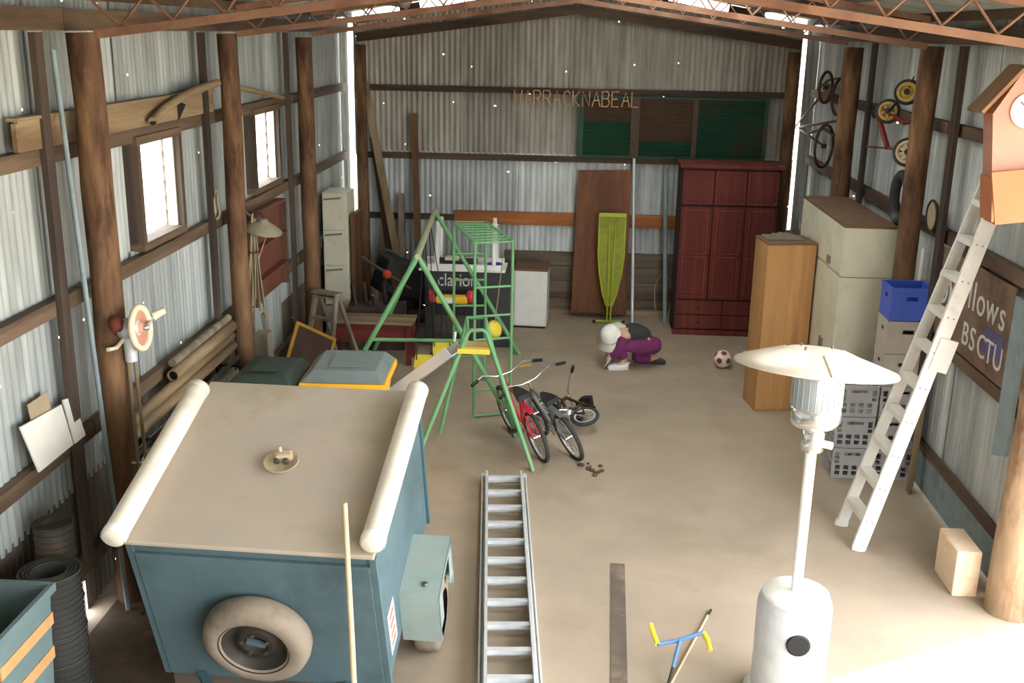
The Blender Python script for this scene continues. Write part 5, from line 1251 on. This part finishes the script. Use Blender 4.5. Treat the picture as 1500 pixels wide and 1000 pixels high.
    MB().box((.0, .05, .66), (.80, .46, .50), Matrix.Rotation(.35, 3, 'Y')).build('engine_cowl', 'dark_metal', t, .05)
    MB().tube([ony(529, 376, 13.45), ony(603, 424, 13.45)], .024, 8).build('control_bar', 'steel_dark', t, world=True)
    cp = ony(567, 402, 13.42); MB().ball(cp, .06, 12).build('filler_cap', 'orange_red', t, world=True)
    MB().tube([cp-Vector((0, 0, .02)), Vector((cp.x+.02, cp.y+.35, cp.z-.25))], .02, 8).build('filler_neck', 'dark_metal', t, world=True)
    g = thing('dark_crate', 'dark wooden box of scrap standing behind the red bench', 'box', (-2.42, 13.0, 0), .1)
    MB().bb(-.36, .36, -.2, .2, 0, .55).build('box_shell', 'stud', g, .01)
    for k in range(5): MB().tube([(-.25+.12*k, random.uniform(-.1, .1), .5), (-.3+.13*k, random.uniform(-.12, .12), .72+random.uniform(-.05, .1))], .03, 7).build('scrap_piece', ('dark_metal', 'bike_dark', 'steel_dark')[k % 3], g)
    # dark sign box
    q = ony(684, 500, 13.1); q.z = 0
    a, b = ony(622, 395, 13.1), ony(748, 395, 13.1)
    t = thing('speaker_box', 'dark display box with clarion lettering under the upturned table', 'display', ((a.x+b.x)/2, 13.1, 0))
    h = (b.x-a.x)/2; Zt = a.z-.01
    MB().bb(-h, h, .0, .45, .0, Zt).build('case', 'clar_black', t, .008)
    MB().bb(-h+.03, h*.42, -.012, -.0005, .42, Zt-.24).build('front_strip', 'black_plastic', t)
    sg = MB().bb(-h+.03, h*.42, -.012, -.0005, Zt-.22, Zt-.02).build('name_panel', 'clar_black', t)
    MB().bb(-h+.1, h*.3, -.012, -.0005, .18, .40).build('lower_panel', 'steel_dark', t)
    cu = bpy.data.curves.new('lettering', 'FONT'); cu.body = 'clarion'; cu.size = .235; cu.extrude = .002; cu.space_character = 1.0
    ob = bpy.data.objects.new('lettering', cu); COL.objects.link(ob); dg = bpy.context.evaluated_depsgraph_get(); me = bpy.data.meshes.new_from_object(ob.evaluated_get(dg))
    bpy.data.objects.remove(ob); bpy.data.curves.remove(cu); me.materials.clear(); me.materials.append(M['letter_white'])
    xs = [v.co.x for v in me.vertices]; L = ony(641, 418, 13.08).x-(a.x+b.x)/2; Rr = ony(697, 418, 13.08).x-(a.x+b.x)/2
    sc = (Rr-L)/(max(xs)-min(xs))
    me.transform(Matrix(((sc, 0, 0, L), (0, 0, -1, -.015), (0, 1, 0, Zt-.185), (0, 0, 0, 1))))
    o = bpy.data.objects.new('lettering', me); COL.objects.link(o); o.parent = sg
    # upturned table
    zt = Zt+.003
    t = thing('upturned_table', 'white plastic table lying upside down with legs pointing up', 'table', ((a.x+b.x)/2-.07, 13.32, zt))
    w_ = .55
    MB().bb(-w_, w_, -.26, .26, 0, .03).build('table_top', 'plastic_white', t, .012)
    for s in (-1, 1): MB().bb(-w_+.04, w_-.04, s*.22-.012, s*.22+.012, .031, .09).build('skirt', 'plastic_white', t)
    for x in (-.33, .40):
        for y in (-.19, .19):
            if x > 0 and y < 0:
                lg = MB(); n = 18; pts = []
                MB().cyl((x, y, .03), (x-.0, y, .62), .028, n=12).build('leg', 'plastic_white', t)
                cp_ = MB()
                for k in range(7): cp_.ring((x, y, .36+.036*k), (.35, 0, 1), .028, .011, 14, 6)
                cp_.build('twisted_collar', 'plastic_white', t)
                continue
            MB().tube([(x, y, .03), (x+.02*(1 if x < 0 else -1), y, .62)], [.038, .026], 10).build('leg', 'plastic_white', t)
    mm = (a.x+b.x)/2
    single(MB().bb(mm-.42, mm+.10, 13.16, 13.42, zt+.031, zt+.11), 'dark_tray', 'black_plastic', 'shallow dark tray resting inside the upturned table', 'tray', None, None, .01)
    single(MB().bb(mm-.30, mm-.12, 13.20, 13.36, zt+.112, zt+.15), 'cream_packet', 'cream', 'small cream packet lying on the dark tray', 'packet', None, None, .006)
    bx = ony(725, 384, 13.2)
    single(MB().lathe((bx.x, 13.2, zt+.031), [(.0, 0), (.085, 0), (.105, .06), (.098, .06), (.08, .012), (0, .01)], n=20, caps=False), 'blue_dish', 'plastic_blue', 'blue plastic dish sitting on end of upturned table', 'dish')
    # ride-on toy in front
    p = ony(662, 438, 12.75); 
    t = thing('toy_scooter', 'yellow and red toy rocker with thin black legs before display box', 'toy', (p.x, 12.75, 0))
    MB().bb(-.20, .20, -.07, .07, p.z-.05, p.z+.05).build('toy_body', 'toy_yellow', t, .03)
    MB().bb(-.14, .04, -.074, -.0705, p.z-.03, p.z+.03).build('decal', 'plastic_white', t)
    MB().lathe((.22, 0, p.z+.02), [(.0, -.05), (.05, -.05), (.07, .0), (.04, .09), (0, .10)], axis=(.3, 0, 1), n=14).build('toy_head', 'toy_red', t)
    MB().box((-.25, 0, p.z+.04), (.06, .12, .16), Matrix.Rotation(-.3, 3, 'Y')).build('toy_backrest', 'toy_red', t, .015)
    for x in (-.22, -.12, .18):
        MB().tube([(x, 0, p.z-.04), (x-.02, -.04, .02)], .010, 6).build('leg', 'black_plastic', t)
    MB().bb(-.26, .24, -.10, .10, .0, .03).build('rocker_base', 'black_plastic', t, .01)
clutter()

# ------------------------------------------------------------------ crouching person
def person():
    Y = 12.45
    q = lambda x, y, dy=0.0: ony(x, y, Y+dy)
    base = onz(925, 534); 
    t = thing('person', 'person crouching on floor in white hat, dark jacket, purple trousers', 'person', (base.x, Y, 0))
    def fix(v, z): return Vector((v.x, v.y, z))
    pel = fix(q(948, 500, .05), .30); sp1 = fix(q(938, 490, .05), .41); sp2 = fix(q(922, 492, .03), .46); nk = fix(q(908, 492, 0), .44); hdp = fix(q(898, 492, -.02), .40); hd2 = fix(q(893, 496, -.03), .36)
    shN, shF = fix(q(916, 494, -.12), .42), fix(q(914, 492, .16), .43)
    elN, elF = fix(q(908, 510, -.16), .24), fix(q(902, 505, .20), .25)
    wrN, wrF = fix(q(893, 510, -.10), .14), fix(q(893, 508, .14), .15)
    hiN, hiF = fix(q(948, 505, -.06), .28), fix(q(948, 503, .16), .29)
    knN, knF = fix(q(908, 505, -.14), .31), fix(q(930, 520, .18), .06)
    anN, anF = fix(q(914, 530, -.10), .09), fix(q(960, 525, .17), .07)
    toN, toF = fix(q(900, 533, -.12), .035), fix(q(966, 528, .17), .04)
    pts = [pel, sp1, sp2, nk, hdp, hd2, shN, elN, wrN, shF, elF, wrF, hiN, knN, anN, toN, hiF, knF, anF, toF]
    rad = [.095, .10, .10, .055, .085, .075, .06, .042, .032, .06, .042, .032, .075, .058, .042, .036, .075, .058, .042, .036]
    ed = [(0, 1), (1, 2), (2, 3), (3, 4), (4, 5), (2, 6), (6, 7), (7, 8), (2, 9), (9, 10), (10, 11), (0, 12), (12, 13), (13, 14), (14, 15), (0, 16), (16, 17), (17, 18), (18, 19)]
    # hands: palm and five fingers, each its own chain
    for wv, dirv in ((8, Vector((-.4, -.1, -1)).normalized()), (11, Vector((-.4, .1, -1)).normalized())):
        b = pts[wv]; sd = dirv.cross(Vector((1, 0, 0))).normalized(); palm = b+dirv*.05
        pi = len(pts); pts.append(palm); rad.append(.026); ed.append((wv, pi))
        for k, l in enumerate((.055, .065, .06, .048)):
            f1 = palm+sd*(.024-.016*k)+dirv*.03; f2 = f1+dirv*l*.5+Vector((-.01, 0, 0)); i0 = len(pts)
            pts.extend([f1, f2, f2+dirv*l*.4+Vector((.012, 0, 0))]); rad.extend([.0085, .008, .007]); ed.extend([(pi, i0), (i0, i0+1), (i0+1, i0+2)])
        i0 = len(pts); th = palm+sd*.034; pts.extend([th, th+dirv*.03+sd*.012]); rad.extend([.0095, .008]); ed.extend([(pi, i0), (i0, i0+1)])
    def skin(name, pts, rad, ed, root, m, parent):
        me = bpy.data.meshes.new(name); inv = ROOTM[t.name].inverted()
        me.from_pydata([tuple(inv @ p) for p in pts], ed, []); me.materials.append(M[m])
        ob = bpy.data.objects.new(name, me); COL.objects.link(ob); ob.parent = parent; ROOTM[ob.name] = ROOTM[t.name]
        mod = ob.modifiers.new('skin', 'SKIN'); mod.use_smooth_shade = True
        for v, r in zip(me.skin_vertices[0].data, rad): v.radius = (r, r); v.use_root = False
        me.skin_vertices[0].data[root].use_root = True
        sub = ob.modifiers.new('subd', 'SUBSURF'); sub.levels = 1; sub.render_levels = 2
        return ob
    body = skin('body', pts, rad, ed, 0, 'skin', t)
    I = lambda ids: [pts[i] for i in ids]
    g = .014
    skin('jacket', I([0, 1, 2, 6, 9]), [.135, .148, .152, .085, .085], [(0, 1), (1, 2), (2, 3), (2, 4)], 0, 'dark_cloth', t)
    for ids in ((6, 7, 8), (9, 10, 11)):
        p = I(ids); skin('sleeve', [p[0], p[1], p[1].lerp(p[2], .85)], [.092, .072, .05], [(0, 1), (1, 2)], 0, 'purple_cloth', t)
    skin('trousers', I([0, 12, 13, 16, 17])+[pts[13].lerp(pts[14], .85), pts[17].lerp(pts[18], .85), pel+Vector((.10, .02, -.05)), pel+Vector((.15, .03, -.11))], [.14, .115, .09, .115, .09, .066, .066, .12, .06], [(0, 1), (1, 2), (2, 5), (0, 3), (3, 4), (4, 6), (0, 7), (7, 8)], 0, 'purple_cloth', t)
    for a, b, m in ((14, 15, 'shoe_white'), (18, 19, 'dark_cloth')):
        A, B = pts[a], pts[b]; A = Vector((A.x, A.y, .045)); B = Vector((B.x, B.y, .035)); d = (B-A).normalized()
        sh = MB().tube([A-d*.05, A, A.lerp(B, .6), B+d*.05, B+d*.08], [.03, .045, .044, .036, .015], 12).build('shoe', m, t, world=True)
        MB().bar(Vector((A.x, A.y, .008))-d*.05, Vector((B.x, B.y, .008))+d*.07, .075, .014).build('sole', 'plastic_white' if m == 'shoe_white' else 'black_plastic', sh, world=True)
    # head with hat, face looking down
    dh = (hd2-nk).normalized(); crown = hdp.lerp(hd2, .3)
    up = Vector((-.42, -.62, .66)).normalized()
    hat = MB().lathe(crown+up*.015, [(.205, -.05), (.21, -.038), (.128, .0), (.122, .06), (.10, .105), (.055, .128), (0, .132)], axis=up, n=26, caps=False).build('sun_hat', 'hat_white', t, world=True)
    MB().ring(crown+up*.02, up, .128, .008, 26, 6).build('hat_band', 'crate_beige', hat, world=True)
    fd = Vector((-.75, -.25, -.6)).normalized(); fc = hd2+fd*.055
    MB().ball(fc+fd*.02, .018, 8, (1, .8, 1)).build('nose', 'skin', t, world=True)
    sv = fd.cross(up).normalized()
    for s in (-1, 1):
        MB().ball(fc+sv*s*.03+up*.02, .010, 8).build('eye', 'hair', t, world=True)
        MB().ball(hdp.lerp(hd2, .5)+sv*s*.082, .022, 8, (.6, .6, 1)).build('ear', 'skin', t, world=True)
    MB().tube([fc-up*.035-sv*.018, fc-up*.038+fd*.006, fc-up*.035+sv*.018], .004, 5).build('mouth', 'rust_red', t, world=True)
    MB().lathe(crown, [(.098, -.05), (.102, -.02), (.09, .03), (0, .07)], axis=up, n=18, caps=False).build('hair', 'hair', t, world=True)
    # cloth bag held by the feet
    c = onz(903, 533)
    tg = thing('cloth_bundle', 'small white and blue cloth bundle under the crouching person', 'cloth', (c.x-.0, c.y-.05, 0))
    MB().ball((.06, 0, .035), .085, 12, (1.3, .8, .42)).build('white_cloth', 'shoe_white', tg)
    MB().ball((-.075, -.01, .035), .05, 10, (1.0, .9, .7)).build('blue_corner', 'cloth_blue', tg)
person()
